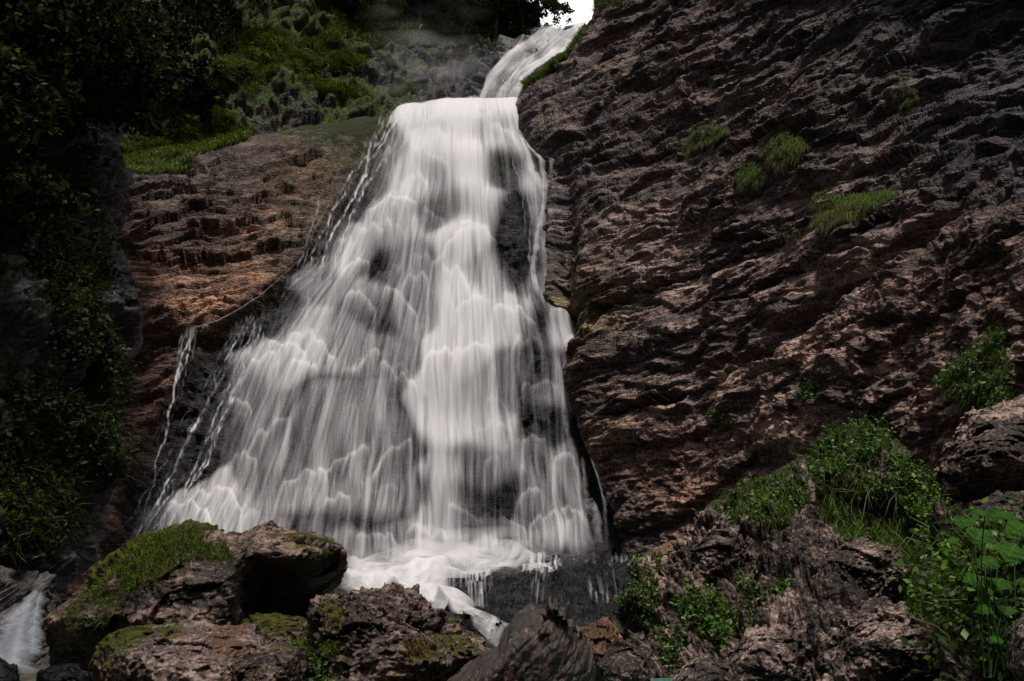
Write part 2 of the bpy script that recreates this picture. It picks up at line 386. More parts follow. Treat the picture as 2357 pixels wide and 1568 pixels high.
def build_right():
    rows = np.arange(-420, 1420, 2.6); cols = np.r_[np.linspace(0, 90, 34)[:-1], np.arange(90, 1560, 2.8), np.arange(1560, 2000, 8)]
    py = rows[:, None] + 0 * cols[None]
    e = edgeR(rows) + 5 * noise1(rows / 23.0) + 2.5 * noise1(rows / 7.0, 3)
    px = e[:, None] + cols[None]
    Y = np.maximum(FR(px, py), 6.5)
    s = np.clip(cols / 55.0, 0, 1)[None]
    Y = Y + 1.5 * (1 - np.sqrt(1 - (1 - s) ** 2 * 0.98)) * sstep(520, 250, py)
    # long diagonal cleft from upper right to middle
    P = at(px, py, Y); N = gnormal(P)
    cl = curve([(1450, 1010), (1690, 900), (1800, 800), (1950, 690), (2100, 600), (2240, 470), (2357, 330), (2800, 0)])
    dd = py - cl(px)
    D = strata(P, P[..., 2] * 0.96 - 0.24 * P[..., 0], .32, .22, .13)
    low = sstep(-30, 90, dd)
    D = D * (1 - 0.45 * low) + low * (0.55 * knobby(P, 1.0, 3))
    D += -0.55 * np.exp(-((dd + 10) / 26.0) ** 2) * sstep(1700, 1850, px) + 0.35 * sstep(0, 70, dd) * sstep(1700, 1850, px)
    D += -0.5 * np.exp(-((px - 1300) / 28.0) ** 2) * sstep(350, 450, py) * sstep(900, 760, py)
    D += .20 * facet(np.stack([P[..., 0], P[..., 1], (P[..., 2] - .24 * P[..., 0]) * 2.4], -1), .33, 2) * sstep(60, 160, cols)[None]
    D += ledge_cracks(px, py, P, [([(1250, 385), (1430, 366), (1600, 330)], .22), ([(1640, 352), (1800, 312), (1900, 284), (2110, 238)], .34), ([(1620, 562), (1760, 540), (1850, 524)], .30),
        ([(1340, 745), (1420, 704), (1570, 643), (1665, 615), (1806, 559), (1930, 488)], .32), ([(1700, 700), (1850, 612), (1990, 548), (2100, 470)], .22), ([(1360, 860), (1530, 815), (1700, 740)], .18), ([(1400, 960), (1520, 935), (1660, 905), (1712, 850), (1770, 800)], .34),
        ([(1480, 560), (1600, 520), (1720, 478)], .2), ([(1450, 210), (1700, 150), (1900, 60)], .22), ([(1780, 470), (1950, 400), (2150, 330)], .26), ([(1400, 300), (1600, 262), (1800, 200)], .18), ([(1500, 120), (1750, 30), (1900, -20)], .2),
        ([(1420, 1020), (1560, 1030), (1700, 960)], .25), ([(1750, 870), (1900, 850), (2020, 800)], .22), ([(1950, 940), (2080, 950), (2160, 890), (2250, 860)], .25), ([(2000, 190), (2200, 120), (2357, 40)], .3), ([(2050, 760), (2200, 740), (2330, 660)], .22)])
    D += 0.05 * perlin(P, 3.1, 4) + 0.03 * perlin(P, 7.0, 5)
    fade = sstep(0, 30, cols)[None]
    P2 = P + N * (D * (0.35 + 0.65 * fade))[..., None]
    # turn the edge back into the gorge
    nb = 12; t = np.linspace(0, 1, nb + 1)[1:][::-1]
    e0 = P2[:, 0]; dirv = (e0 - CAM); dirv /= np.linalg.norm(dirv, axis=1)[:, None]
    back = e0[:, None] + dirv[:, None] * (9 * t ** 1.5)[None, :, None] + np.array([1.2, 0, 0]) * (t ** 1.2)[None, :, None]
    P3 = np.concatenate([back, P2], 1)
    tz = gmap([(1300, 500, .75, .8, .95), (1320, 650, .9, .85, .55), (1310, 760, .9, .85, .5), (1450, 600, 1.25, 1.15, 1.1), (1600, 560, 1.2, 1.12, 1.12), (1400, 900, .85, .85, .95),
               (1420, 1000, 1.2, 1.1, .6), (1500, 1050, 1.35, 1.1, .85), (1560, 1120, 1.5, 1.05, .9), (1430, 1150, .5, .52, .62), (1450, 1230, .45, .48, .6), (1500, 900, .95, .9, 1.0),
               (1300, 300, .8, .78, .8), (1500, 200, .8, .75, .75), (1700, 100, .45, .41, .44), (2000, 100, .33, .33, .37), (2250, 300, .22, .23, .30), (2330, 150, .25, .26, .34), (2200, 100, .3, .3, .38), (2357, 420, .25, .25, .32), (2100, 280, .45, .45, .5), (1800, 0, .3, .28, .31), (1600, 30, .38, .34, .35), (1900, 180, .45, .43, .46), (2000, 0, .25, .24, .29), (2357, 0, .25, .25, .32), (2000, 400, .8, .78, .82), (1800, 600, 1.0, .93, .93),  # upper right tints darkened: corner gloom put into the rock colour
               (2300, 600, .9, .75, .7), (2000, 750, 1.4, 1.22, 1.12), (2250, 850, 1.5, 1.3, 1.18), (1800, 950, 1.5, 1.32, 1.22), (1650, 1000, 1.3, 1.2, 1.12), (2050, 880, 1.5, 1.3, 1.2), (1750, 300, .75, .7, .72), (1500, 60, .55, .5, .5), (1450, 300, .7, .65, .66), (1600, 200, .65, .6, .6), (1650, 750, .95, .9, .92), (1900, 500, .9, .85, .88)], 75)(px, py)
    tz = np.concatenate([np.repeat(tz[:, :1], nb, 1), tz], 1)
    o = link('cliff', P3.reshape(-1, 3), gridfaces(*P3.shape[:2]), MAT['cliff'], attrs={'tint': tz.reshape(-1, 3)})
    tag(o, 'tall brown layered rock face to the right of the waterfall', 'cliff', kind='structure')
    SHEETS['right'] = (px, py, P2, vnormal(P2))
build_right()

# ================================================================== ROCK UNDER THE FALL + LEFT SLAB
FB = tps([(930, 270, 31), (1060, 240, 31), (1180, 245, 31), (1060, 500, 27.8), (1060, 800, 25), (1060, 850, 24.6), (1060, 1290, 22.4), (1300, 700, 26.2), (1300, 1000, 24.6), (1420, 1280, 23), (1240, 400, 29),
          (800, 300, 31), (600, 300, 30), (600, 420, 27.5), (300, 400, 26), (300, 600, 24.5), (300, 800, 23), (300, 1000, 22), (300, 1250, 20.5), (600, 700, 24.8), (600, 1000, 22.8), (600, 1250, 20.8), (850, 650, 26.4),
          (850, 1000, 23.6), (850, 1300, 21.5), (100, 800, 21), (0, 400, 24), (1600, 300, 31), (1600, 1200, 25), (300, 1450, 18.5), (850, 1450, 20), (1300, 1450, 22)])
topB = curve([(0, 420), (270, 385), (300, 375), (420, 350), (600, 312), (700, 292), (800, 280), (880, 272), (930, 262), (1000, 250), (1180, 246), (1500, 246)])
def build_base():
    cols = np.arange(60, 1560, 2.7); tt = np.linspace(0, 1, 430)
    top = topB(cols) + 4 * noise1(cols / 31.0, 8) * (cols < 900)
    px = np.repeat(cols[None], len(tt), 0)
    py = top[None] + (1420 - top[None]) * tt[:, None]
    Y = FB(px, py)
    dpy = py - top[None]
    Y = Y + 2.2 * (1 - np.sqrt(1 - (1 - np.clip(dpy / 45, 0, 1)) ** 2 * .98))
    P = at(px, py, Y); N = gnormal(P)
    # water zone mask
    wz = sstep(-40, 60, px - curve([(240, 900), (600, 690), (760, 470), (1000, 330), (1250, 240), (1450, 200)])(py))
    D1 = strata(P, P[..., 2] - 0.40 * P[..., 0] + 3, .14, .20, .17)
    D1 = D1 + .18 * facet(np.stack([P[..., 0], P[..., 1], (P[..., 2] - .4 * P[..., 0]) * 2.2], -1), .4, 2) + ledge_cracks(px, py, P, [([(290, 560), (400, 508), (560, 470), (700, 430)], .35), ([(300, 602), (450, 600), (560, 590), (690, 560)], .35), ([(300, 470), (430, 440), (600, 400), (760, 350)], .28), ([(290, 680), (400, 670), (560, 640)], .2), ([(300, 745), (420, 720), (540, 700)], .2), ([(420, 530), (560, 520), (680, 500)], .22), ([(260, 850), (330, 830), (420, 800)], .3), ([(250, 930), (330, 910), (420, 890)], .2), ([(400, 400), (520, 380), (640, 350)], .2)], 26, 12)
    ledge = -0.75 * np.exp(-((py - (790 + (px - 300) * -0.10)) / 22) ** 2) * sstep(520, 430, px) * sstep(250, 330, px)
    D2 = 0.35 * perlin(P, .5, 3) + .25 * billow(P, 1.2, 4, 30)
    D = .8 * D1 * (1 - wz) + D2 * wz * .8 + ledge
    D -= 0.6 * sstep(0.2, 1, wz) * (1 - sstep(-70, 0, px - edgeR(py)) * sstep(350, 450, py))
    D += .25 * sstep(-40, 10, px - edgeR(py)) * sstep(350, 450, py)
    P2 = P + N * (D * (0.3 + 0.7 * sstep(0, 40, dpy)))[..., None]
    nb = 10; t = np.linspace(0, 1, nb + 1)[1:][::-1]
    e0 = P2[0]
    back = e0[None] + np.array([0, 1, 0.0])[None, None] * (8 * t ** 1.3)[:, None, None] + np.array([0, 0, -0.6]) * t[:, None, None]
    P3 = np.concatenate([back, P2], 0)
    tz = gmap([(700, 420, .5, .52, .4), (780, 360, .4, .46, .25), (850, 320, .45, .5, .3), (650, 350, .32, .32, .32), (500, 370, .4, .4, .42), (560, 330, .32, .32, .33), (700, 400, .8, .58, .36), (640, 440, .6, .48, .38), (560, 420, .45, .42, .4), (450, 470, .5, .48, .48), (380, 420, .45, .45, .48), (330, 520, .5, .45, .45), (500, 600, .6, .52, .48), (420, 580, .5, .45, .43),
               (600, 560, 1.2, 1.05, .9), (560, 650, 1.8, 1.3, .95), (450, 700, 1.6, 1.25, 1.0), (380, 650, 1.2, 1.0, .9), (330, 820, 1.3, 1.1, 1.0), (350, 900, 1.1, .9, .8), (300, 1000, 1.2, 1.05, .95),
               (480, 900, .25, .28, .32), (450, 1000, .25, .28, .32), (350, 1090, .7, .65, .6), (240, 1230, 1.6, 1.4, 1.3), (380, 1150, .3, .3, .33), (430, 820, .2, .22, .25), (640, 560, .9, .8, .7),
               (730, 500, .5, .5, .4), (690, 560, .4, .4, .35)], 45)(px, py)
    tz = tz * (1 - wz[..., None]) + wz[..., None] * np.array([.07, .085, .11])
    tz = np.concatenate([np.repeat(tz[:1], nb, 0), tz], 0)
    ms = gmap([(780, 350, .6), (720, 320, .45), (760, 390, .4), (700, 400, -.2), (850, 300, .65), (900, 280, .6), (600, 600, -1), (400, 500, -.8), (350, 390, .3), (300, 1000, -1), (1000, 800, -1), (450, 700, -1), (640, 330, .25), (640, 400, -.5), (560, 350, -.1), (800, 420, 0), (740, 480, -.4)], 45)(px, py)[..., 0]
    ms = np.concatenate([np.repeat(ms[:1], nb, 0), ms], 0)
    o = link('cliff', P3.reshape(-1, 3), gridfaces(*P3.shape[:2]), MAT['slab'], attrs={'tint': tz.reshape(-1, 3), 'moss': ms.ravel()})
    tag(o, 'reddish slanting rock slab left of and behind the waterfall', 'cliff', kind='structure')
    SHEETS['base'] = (px, py, P2, vnormal(P2))
build_base()

# ================================================================== UPPER HILLSIDE BEHIND
def build_hill():
    F = tps([(300, 420, 28.5), (600, 330, 32), (900, 290, 36), (1130, 280, 40), (300, 200, 31), (600, 200, 35), (900, 150, 40), (1150, 150, 44), (300, 0, 34), (700, 0, 40), (1100, 0, 48), (700, -400, 50), (1200, -400, 58), (0, 0, 30), (0, 400, 26)])
    cols = np.arange(150, 1500, 3.0)
    top = curve([(150, -420), (1000, -420), (1120, -250), (1185, -60), (1215, 20), (1240, 70), (1300, 150), (1500, 200)])
    tp = top(cols) + 5 * noise1(cols / 17.0, 5)
    tt = np.linspace(0, 1, 330)
    px = np.repeat(cols[None], len(tt), 0); py = tp[None] + (470 - tp[None]) * tt[:, None]
    Y = F(px, py)
    P = at(px, py, Y); N = gnormal(P)
    c = P[..., 2] - .25 * P[..., 0]
    D = 0.35 * saw(c / 3.0 + perlin(P, .12, 3) * 1.8) * sstep(-.2, .4, perlin(P, .3, 9)) + 0.9 * perlin(P, .2, 4) + .35 * billow(P, .9, 3, 14, .6) + .30 * facet(P, .6, 4) + .16 * facet(P, 1.6, 6) + .07 * facet(P, 4, 7)
    P2 = P + N * D[..., None]
    nb = 6; t = np.linspace(0, 1, nb + 1)[1:][::-1]
    back = P2[0][None] + np.array([0, 1, -.1])[None, None] * (14 * t)[:, None, None]
    P3 = np.concatenate([back, P2], 0)
    ms = gmap([(500, 180, .35), (650, 140, .4), (560, 90, .2), (400, 300, .5), (500, 300, .5), (750, 100, .3), (850, 150, -.15), (900, 120, -.3), (780, 200, .3), (950, 60, .35), (1000, 20, .5), (1100, 60, .5),
               (1050, 180, -.4), (1150, 200, -.6), (950, 220, -.1), (700, 250, -.2), (560, 260, -.2), (850, 230, .2), (640, 290, -.3), (760, 20, .3), (900, 40, .6), (820, 60, .5), (560, 200, .2), (640, 200, .5), (720, 220, .4)], 50)(px, py)[..., 0]
    ms = np.concatenate([np.repeat(ms[:1], nb, 0), ms], 0)
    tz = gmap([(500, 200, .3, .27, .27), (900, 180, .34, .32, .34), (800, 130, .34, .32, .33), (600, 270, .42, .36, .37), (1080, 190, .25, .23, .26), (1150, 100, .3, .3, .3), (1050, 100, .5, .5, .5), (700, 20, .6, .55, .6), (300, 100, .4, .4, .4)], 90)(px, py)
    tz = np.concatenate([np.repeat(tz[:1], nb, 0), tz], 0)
    o = link('hill', P3.reshape(-1, 3), gridfaces(*P3.shape[:2]), MAT['hill'], attrs={'moss': ms.ravel(), 'tint': tz.reshape(-1, 3)})
    tag(o, 'steep grassy limestone slope behind the waterfall lip', 'hillside', kind='structure')
    SHEETS['hill'] = (px, py, P2, vnormal(P2))
build_hill()

# ================================================================== LEFT DARK BUTTRESS
def build_buttress():
    F = tps([(330, 200, 19), (300, 400, 18.5), (300, 600, 17.5), (300, 800, 16.5), (260, 1000, 15.5), (240, 1200, 14.5), (200, 1350, 13.5), (0, 1400, 11), (0, 1000, 12), (0, 600, 13.5), (0, 200, 15), (-500, 1200, 7), (-500, 200, 10), (150, 800, 14.5), (350, -300, 20), (0, -300, 17), (100, 1550, 11)])
    edge = curve([(-400, 420), (0, 390), (120, 360), (200, 322), (270, 300), (330, 272), (400, 298), (470, 303), (530, 262), (600, 288), (700, 305), (780, 308), (850, 272), (950, 270), (1060, 262), (1150, 245), (1220, 233), (1290, 226), (1340, 170), (1400, 120), (1700, 60)])
    rows = np.arange(-130, 1600, 3.4); cols = np.r_[np.linspace(0, 60, 26)[:-1], np.arange(60, 900, 3.4)]
    e = edge(rows) + 5 * noise1(rows / 19.0, 11) + 3 * noise1(rows / 7.0, 12)
    px = e[:, None] - cols[None]; py = rows[:, None] + 0 * cols[None]
    Y = F(px, py); s = np.clip(cols / 50, 0, 1)[None]
    Y = Y + 1.2 * (1 - np.sqrt(1 - (1 - s) ** 2 * .98))
    P = at(px, py, Y); N = gnormal(P)
    D = knobby(P, 1.3, 2) * 1.1 + .25 * saw(P[..., 2] / 1.3 + .8 * perlin(P, .4, 5)) * sstep(-.2, .3, perlin(P, .5, 6))
    P2 = P + N * (D * (.4 + .6 * sstep(0, 30, cols)[None]))[..., None]
    nb = 10; t = np.linspace(0, 1, nb + 1)[1:][::-1]
    e0 = P2[:, 0]; dirv = e0 - CAM; dirv /= np.linalg.norm(dirv, axis=1)[:, None]
    back = e0[:, None] + dirv[:, None] * (2.2 * t ** 1.5)[None, :, None] + np.array([-1.6, 0, 0]) * (t ** 1.2)[None, :, None]
    P3 = np.concatenate([back, P2], 1)
    ms = gmap([(180, 870, .4), (100, 1000, .4), (230, 850, .4), (60, 900, .3), (100, 1150, .2), (200, 1250, -.6), (150, 1300, -.6), (230, 1000, .1), (250, 420, -.7), (220, 560, -.5), (270, 700, -.6), (200, 700, -.4), (100, 500, .3), (0, 300, .3), (60, 1150, .4)], 60)(px, py)[..., 0]
    ms = np.concatenate([np.repeat(ms[:, :1], nb, 1), ms], 1)
    o = link('cliff', P3.reshape(-1, 3), gridfaces(*P3.shape[:2]), MAT['butt'], attrs={'moss': ms.ravel()})
    tag(o, 'dark overgrown rock buttress along the left edge', 'cliff', kind='structure')
    SHEETS['butt'] = (px, py, P2, vnormal(P2))
build_buttress()

# ================================================================== RIGHT FOREGROUND OUTCROP
def build_outcrop():
    top = curve([(1380, 1700), (1400, 1568), (1425, 1520), (1440, 1450), (1470, 1380), (1520, 1310), (1545, 1290), (1560, 1230), (1600, 1185), (1680, 1125), (1740, 1100), (1850, 1060), (1900, 1030), (1960, 1012), (2040, 1022), (2090, 1060), (2130, 1110), (2180, 1165), (2240, 1190), (2357, 1170), (2900, 1150)])
    F = tps([(1440, 1480, 7.2), (1540, 1300, 7.7), (1700, 1130, 8.0), (1960, 1020, 8.2), (2200, 1180, 7.0), (2357, 1180, 6.3), (1500, 1568, 6.7), (1700, 1568, 6.2), (2000, 1568, 5.7), (2357, 1568, 4.7), (1700, 1350, 7.1), (2000, 1300, 6.9), (1900, 1150, 7.8), (2200, 1400, 5.9), (2700, 1300, 4.3), (2700, 1700, 3.7), (1450, 1700, 6.4), (2000, 1700, 5.3)])
    cols = np.r_[np.arange(1385, 2500, 2.2), np.arange(2500, 3100, 7)]; tt = np.linspace(0, 1, 300) ** 1.1
    tp = top(cols) + 7 * noise1(cols / 21.0, 21) + 4 * noise1(cols / 8.0, 22)
    px = np.repeat(cols[None], len(tt), 0); py = tp[None] + (1720 - tp[None]) * tt[:, None]
    Y = np.maximum(F(px, py), 3.0); dpy = py - tp[None]
    Y = Y + 0.7 * (1 - np.sqrt(1 - (1 - np.clip(dpy / 60, 0, 1)) ** 2 * .98))
    P = at(px, py, Y); N = gnormal(P)
    q = np.stack([P[..., 0] + P[..., 2] * .4, P[..., 1], P[..., 2] * 1.5 - P[..., 0] * .3], -1)
    D = .26 * perlin(P, .9, 3) + .22 * facet(P, 1.4, 4) + .12 * facet(q, 3.4, 9) + .07 * billow(q, 4.6, 3, 8, .6) + .045 * facet(q, 9.0, 11) + .018 * facet(q, 21, 4)
    # big gullies
    for (x0, y0, x1, y1, wd, dp) in [(1560, 1290, 1480, 1470, 14, .12), (1740, 1300, 1640, 1560, 30, .22), (2080, 1200, 2140, 1568, 70, .45), (1850, 1160, 1700, 1310, 18, .12), (1880, 1370, 1620, 1440, 26, .16)]:
        L2 = (x1 - x0) ** 2 + (y1 - y0) ** 2; tpar = np.clip(((px - x0) * (x1 - x0) + (py - y0) * (y1 - y0)) / L2, 0, 1)
        d = np.hypot(px - x0 - tpar * (x1 - x0), py - y0 - tpar * (y1 - y0)); D -= dp * np.exp(-(d / wd) ** 2)
    P2 = P + N * (D * (.45 + .55 * sstep(0, 40, dpy)))[..., None]
    nb = 8; t = np.linspace(0, 1, nb + 1)[1:][::-1]
    back = P2[0][None] + np.array([.1, 1, -.5])[None, None] * (4 * t ** 1.3)[:, None, None]
    P3 = np.concatenate([back, P2], 0)
    ms = gmap([(1700, 1180, .45), (1780, 1130, .4), (1960, 1050, .5), (2000, 1100, .3), (1850, 1100, .2), (2100, 1200, .5), (2000, 1200, .3), (1600, 1250, -.5), (1700, 1300, -.5), (1900, 1250, -.1), (1480, 1400, .1), (1500, 1350, .0), (1660, 1420, .1), (1800, 1450, -.6), (2000, 1450, -.5), (1600, 1520, -.4), (1850, 1200, -.4), (2200, 1500, .3), (2200, 1300, .5)], 45)(px, py)[..., 0]
    ms = np.concatenate([np.repeat(ms[:1], nb, 0), ms], 0)
    o = link('rock_outcrop', P3.reshape(-1, 3), gridfaces(*P3.shape[:2]), MAT['knob'], attrs={'moss': ms.ravel()})
    tag(o, 'knobbly grey brown outcrop with moss and green plants filling the lower right corner', 'rock outcrop')
    SHEETS['out'] = (px, py, P2, vnormal(P2))
build_outcrop()

# ================================================================== BOULDERS
def cubesphere(n):
    t = np.tan(np.linspace(-1, 1, n) * math.pi / 4); V = []; F = []; k = 0
    for ax in range(3):
        for s in (-1, 1):
            a, b = np.meshgrid(t, t, indexing='ij'); c = np.full_like(a, s)
            v = np.stack([c, a, b] if ax == 0 else [a, c, b] if ax == 1 else [a, b, c], -1)
            v = v / np.linalg.norm(v, axis=-1)[..., None]; V.append(v.reshape(-1, 3))
            f = gridfaces(n, n) + k; flip = (s > 0) ^ (ax == 1)
            F.append(f if flip else f[:, ::-1]); k += n * n
    return np.concatenate(V), np.concatenate(F)
def weld(V, F):
    key = np.round(V * 1e5).astype(np.int64); _, idx, inv = np.unique(key, axis=0, return_index=True, return_inverse=True)
    return V[idx], inv.reshape(-1)[F]
_cs = {}
def sph(n):
    if n not in _cs: _cs[n] = weld(*cubesphere(n))
    return _cs[n]
def boulder(name, label, outline, Y, depth, mat, n=90, disp=None, moss=0.0, cat='boulder', mossmap=None, power=1.0, amp=1.0, tilt=0.0, group=None, ydef=None):
    o = np.array(outline, float); c = o.mean(0); c = (o.min(0) + o.max(0)) / 2
    V, F = sph(n)
    th = np.arctan2(-V[:, 2], V[:, 0])
    # radius of the outline along every direction
    tg = np.linspace(-math.pi, math.pi, 361); Rg = np.zeros_like(tg)
    for k, t in enumerate(tg):
        d = np.array([math.cos(t), math.sin(t)]); best = 0
        for i in range(len(o)):
            a = o[i] - c; b = o[(i + 1) % len(o)] - c; e = b - a
            den = d[0] * e[1] - d[1] * e[0]
            if abs(den) < 1e-9: continue
            s = (a[0] * e[1] - a[1] * e[0]) / den; u = (a[0] * d[1] - a[1] * d[0]) / den
            if s > 0 and -1e-6 <= u <= 1 + 1e-6: best = max(best, s)
        Rg[k] = best
    r = np.interp(th, tg, Rg)
    rad = np.hypot(V[:, 0], V[:, 2]); rp = rad ** power
    x = c[0] + r * rp * np.cos(th); y = c[1] + r * rp * np.sin(th)
    Yd = Y + depth * V[:, 1] + tilt * (c[1] - y) / 300.0
    if ydef is not None: Yd = Yd + ydef(x, y) * (V[:, 1] < .35)
    P = at(x, y, Yd)
    ctr = at(c[0], c[1], Y)
    N = P - ctr; N = N / np.array([1, max(depth, .2), 1]); N /= np.linalg.norm(N, axis=1)[:, None]
    D = disp(P) if disp else knobby(P, .5, c[0] % 17)
    P = P + N * (D * amp)[:, None]
    px, py = to_px(P)
    ms = np.full(len(P), float(moss)) if mossmap is None else mossmap(px, py)[..., 0]
    ob = link(name, P, F, mat, attrs={'moss': ms}, loc=(ctr[0], ctr[1], P[:, 2].min()))
    tag(ob, label, cat, group)
    SHEETS[label] = (px, py, P, N)
    return ob
def bdisp(s, off, k=1.0):
    o = int(off * 3) % 60
    def f(P):
        q = P * np.array([1, 1, 1.5])
        return k * (s * (0.13 * perlin(P, 1.1 / s, off) + .10 * facet(q, 1.6 / s, o) + .05 * facet(q, 4.2 / s, o + 5) + .03 * billow(q, 6 / s, 2, off + 3, .55)) + .010 * facet(P, 14, o + 2))
    return f
B1 = boulder('boulder', 'huge dark boulder with a mossy green back below the left of the waterfall',
    [(98, 1425), (200, 1352), (262, 1290), (330, 1240), (400, 1216), (440, 1207), (480, 1225), (550, 1238), (612, 1213), (680, 1227), (745, 1236), (785, 1262), (800, 1305), (780, 1345), (740, 1380), (700, 1440), (600, 1520), (450, 1600), (250, 1620), (130, 1570), (112, 1500)],
    8.3, 1.5, MAT['boulder'], 170, bdisp(.9, 4.0, .8), mossmap=gmap([(440, 1230, .35), (330, 1300, .55), (250, 1370, .4), (400, 1280, .3), (480, 1300, -.3), (450, 1370, -.5), (620, 1240, -.1), (600, 1350, -1.2), (700, 1380, -1.2), (730, 1250, .35), (750, 1300, -.6), (330, 1400, -.2), (200, 1430, -.2), (300, 1460, -.6), (150, 1500, -.6)], 38), power=.9, ydef=lambda x, y: 1.5 * sstep(1250, 1400, y) * sstep(520, 600, x) + .5 * sstep(1430, 1520, y))
B3b = boulder('boulder', 'small mossy dark rock wedged behind the two front boulders', [(520, 1470), (560, 1425), (640, 1413), (700, 1418), (730, 1450), (720, 1540), (560, 1560)], 7.4, .5, MAT['boulder'], 60, bdisp(.4, 9.0), moss=.3)
B2 = boulder('boulder', 'pinkish boulder with rusty stains and a mossy left shoulder at the bottom edge',
    [(212, 1530), (235, 1480), (290, 1452), (360, 1440), (470, 1442), (560, 1446), (605, 1462), (630, 1500), (655, 1560), (640, 1680), (240, 1700)], 6.3, .8, MAT['pink'], 120, bdisp(.5, 14.0, .8),
    mossmap=gmap([(250, 1500, .5), (300, 1460, .5), (380, 1445, .2), (350, 1520, -.8), (450, 1500, -1), (550, 1500, -1), (580, 1455, -.2), (240, 1560, .3)], 30), power=.85)
B2c = boulder('boulder', 'low flat dark rock between the pinkish boulder and the mossy centre boulder', [(500, 1590), (530, 1530), (600, 1500), (650, 1487), (690, 1495), (700, 1540), (690, 1650), (520, 1680)], 5.7, .5, MAT['boulder'], 70, bdisp(.35, 24.0), moss=.0)
B3 = boulder('boulder', 'broad rugged boulder with pale ridges and orange moss in the bottom centre',
    [(655, 1530), (690, 1470), (715, 1415), (745, 1378), (800, 1357), (880, 1350), (925, 1368), (985, 1405), (1040, 1440), (1090, 1478), (1120, 1512), (1085, 1560), (1000, 1640), (820, 1720), (660, 1700)], 6.6, 1.1, MAT['boulder'], 150,
    lambda P: bdisp(.55, 31.0, 1.0)(P) + .045 * billow(P * np.array([1.3, 1, 2.6]), 2.6, 3, 60, .5),
    mossmap=gmap([(800, 1370, .0), (860, 1420, -.1), (760, 1440, .1), (950, 1440, -.2), (900, 1500, -.1), (1000, 1500, .2), (820, 1520, -.3), (1080, 1510, .0), (740, 1540, .2), (930, 1550, .1)], 30), power=.85)
boulder('boulder', 'smooth black rock at the right flank of the centre boulder beside the stream', [(1000, 1450), (1008, 1420), (1030, 1408), (1058, 1420), (1074, 1448), (1060, 1480), (1010, 1480)], 8.4, .3, MAT['wet'], 40, bdisp(.25, 3.0, .5))
boulder('boulder', 'little wet dark rock with water sliding round it upstream of the log', [(1065, 1500), (1085, 1484), (1120, 1478), (1150, 1492), (1145, 1520), (1080, 1530)], 8.0, .4, MAT['wet'], 40, bdisp(.25, 5.0, .5))
boulder('boulder', 'small dark stone standing in the white water above the centre boulder', [(1066, 1408), (1076, 1402), (1094, 1408), (1092, 1426), (1068, 1426)], 9.3, .15, MAT['wet'], 30, bdisp(.2, 7.0, .4))
boulder('boulder', 'brown wedge shaped wet rock between the log and the right outcrop', [(1318, 1520), (1330, 1450), (1370, 1428), (1398, 1418), (1425, 1460), (1440, 1510), (1400, 1590), (1330, 1620)], 6.2, .45, MAT['brown'], 60, bdisp(.3, 12.0), moss=-.3)
boulder('boulder', 'knobbly brown stone under the brown wedge rock', [(1370, 1530), (1400, 1490), (1450, 1480), (1490, 1500), (1500, 1560), (1440, 1640), (1370, 1620)], 5.9, .4, MAT['knob'], 60, bdisp(.3, 16.0), moss=-.5)
boulder('boulder', 'small stone at the bottom edge right of the turquoise pool', [(1530, 1600), (1560, 1545), (1600, 1520), (1680, 1530), (1720, 1590), (1650, 1640), (1560, 1640)], 5.2, .4, MAT['knob'], 60, bdisp(.3, 18.0), moss=-.3)
boulder('boulder', 'black rock in the bottom left corner in front of the small cascade', [(-60, 1620), (-40, 1520), (0, 1513), (30, 1535), (50, 1580), (40, 1640)], 6.2, .4, MAT['wet'], 50, bdisp(.3, 20.0))
boulder('boulder', 'dark rock at the foot of the small corner cascade', [(70, 1600), (90, 1550), (130, 1535), (200, 1550), (240, 1600), (200, 1680), (80, 1680)], 6.8, .4, MAT['wet'], 50, bdisp(.3, 22.0))
boulder('boulder', 'rust brown flat rock at the foot of the right cliff above the rapids', [(1480, 1285), (1505, 1262), (1545, 1245), (1585, 1240), (1600, 1280), (1560, 1310), (1490, 1300)], 14, .6, MAT['brown'], 50, bdisp(.5, 26.0), moss=-.8)
boulder('boulder', 'big pitted brown boulder leaning out at the right edge above the plants', [(2155, 1090), (2170, 1030), (2230, 960), (2300, 935), (2380, 925), (2480, 980), (2500, 1120), (2400, 1160), (2250, 1165), (2170, 1140)], 8.0, 1.0, MAT['knob'], 110, bdisp(.7, 28.0), moss=-.8)
boulder('boulder', 'grey rock half hidden by broad leaves below the leaning boulder', [(2215, 1190), (2245, 1150), (2300, 1140), (2400, 1150), (2460, 1200), (2420, 1280), (2260, 1260)], 6.9, .5, MAT['knob'], 70, bdisp(.4, 34.0), moss=-.4)
boulder('boulder', 'bare rock at the lower right corner behind thin stalks', [(2320, 1540), (2330, 1450), (2370, 1400), (2450, 1400), (2500, 1550), (2400, 1640)], 4.4, .4, MAT['knob'], 60, bdisp(.3, 36.0), moss=-.4)

boulder('boulder', 'rounded pitted rock in the upper left of the outcrop below the mossy shoulder', [(1575, 1330), (1590, 1260), (1640, 1215), (1700, 1215), (1730, 1270), (1710, 1350), (1640, 1390), (1590, 1380)], 7.6, .45, MAT['knob'], 80, bdisp(.45, 51.0, 1.2), moss=-.5)
boulder('boulder', 'steep ridged rock rising between the two mossy cushions of the outcrop', [(1740, 1340), (1765, 1290), (1820, 1235), (1870, 1200), (1905, 1215), (1900, 1270), (1860, 1330), (1790, 1375)], 7.5, .4, MAT['knob'], 80, bdisp(.45, 53.0, 1.2), moss=-.5)
boulder('boulder', 'dark jagged rock in the middle of the outcrop under the hanging grass', [(1870, 1330), (1900, 1270), (1970, 1240), (2050, 1260), (2080, 1320), (2040, 1390), (1950, 1410), (1880, 1380)], 6.9, .45, MAT['knob'], 90, bdisp(.5, 55.0, 1.2), moss=-.3)
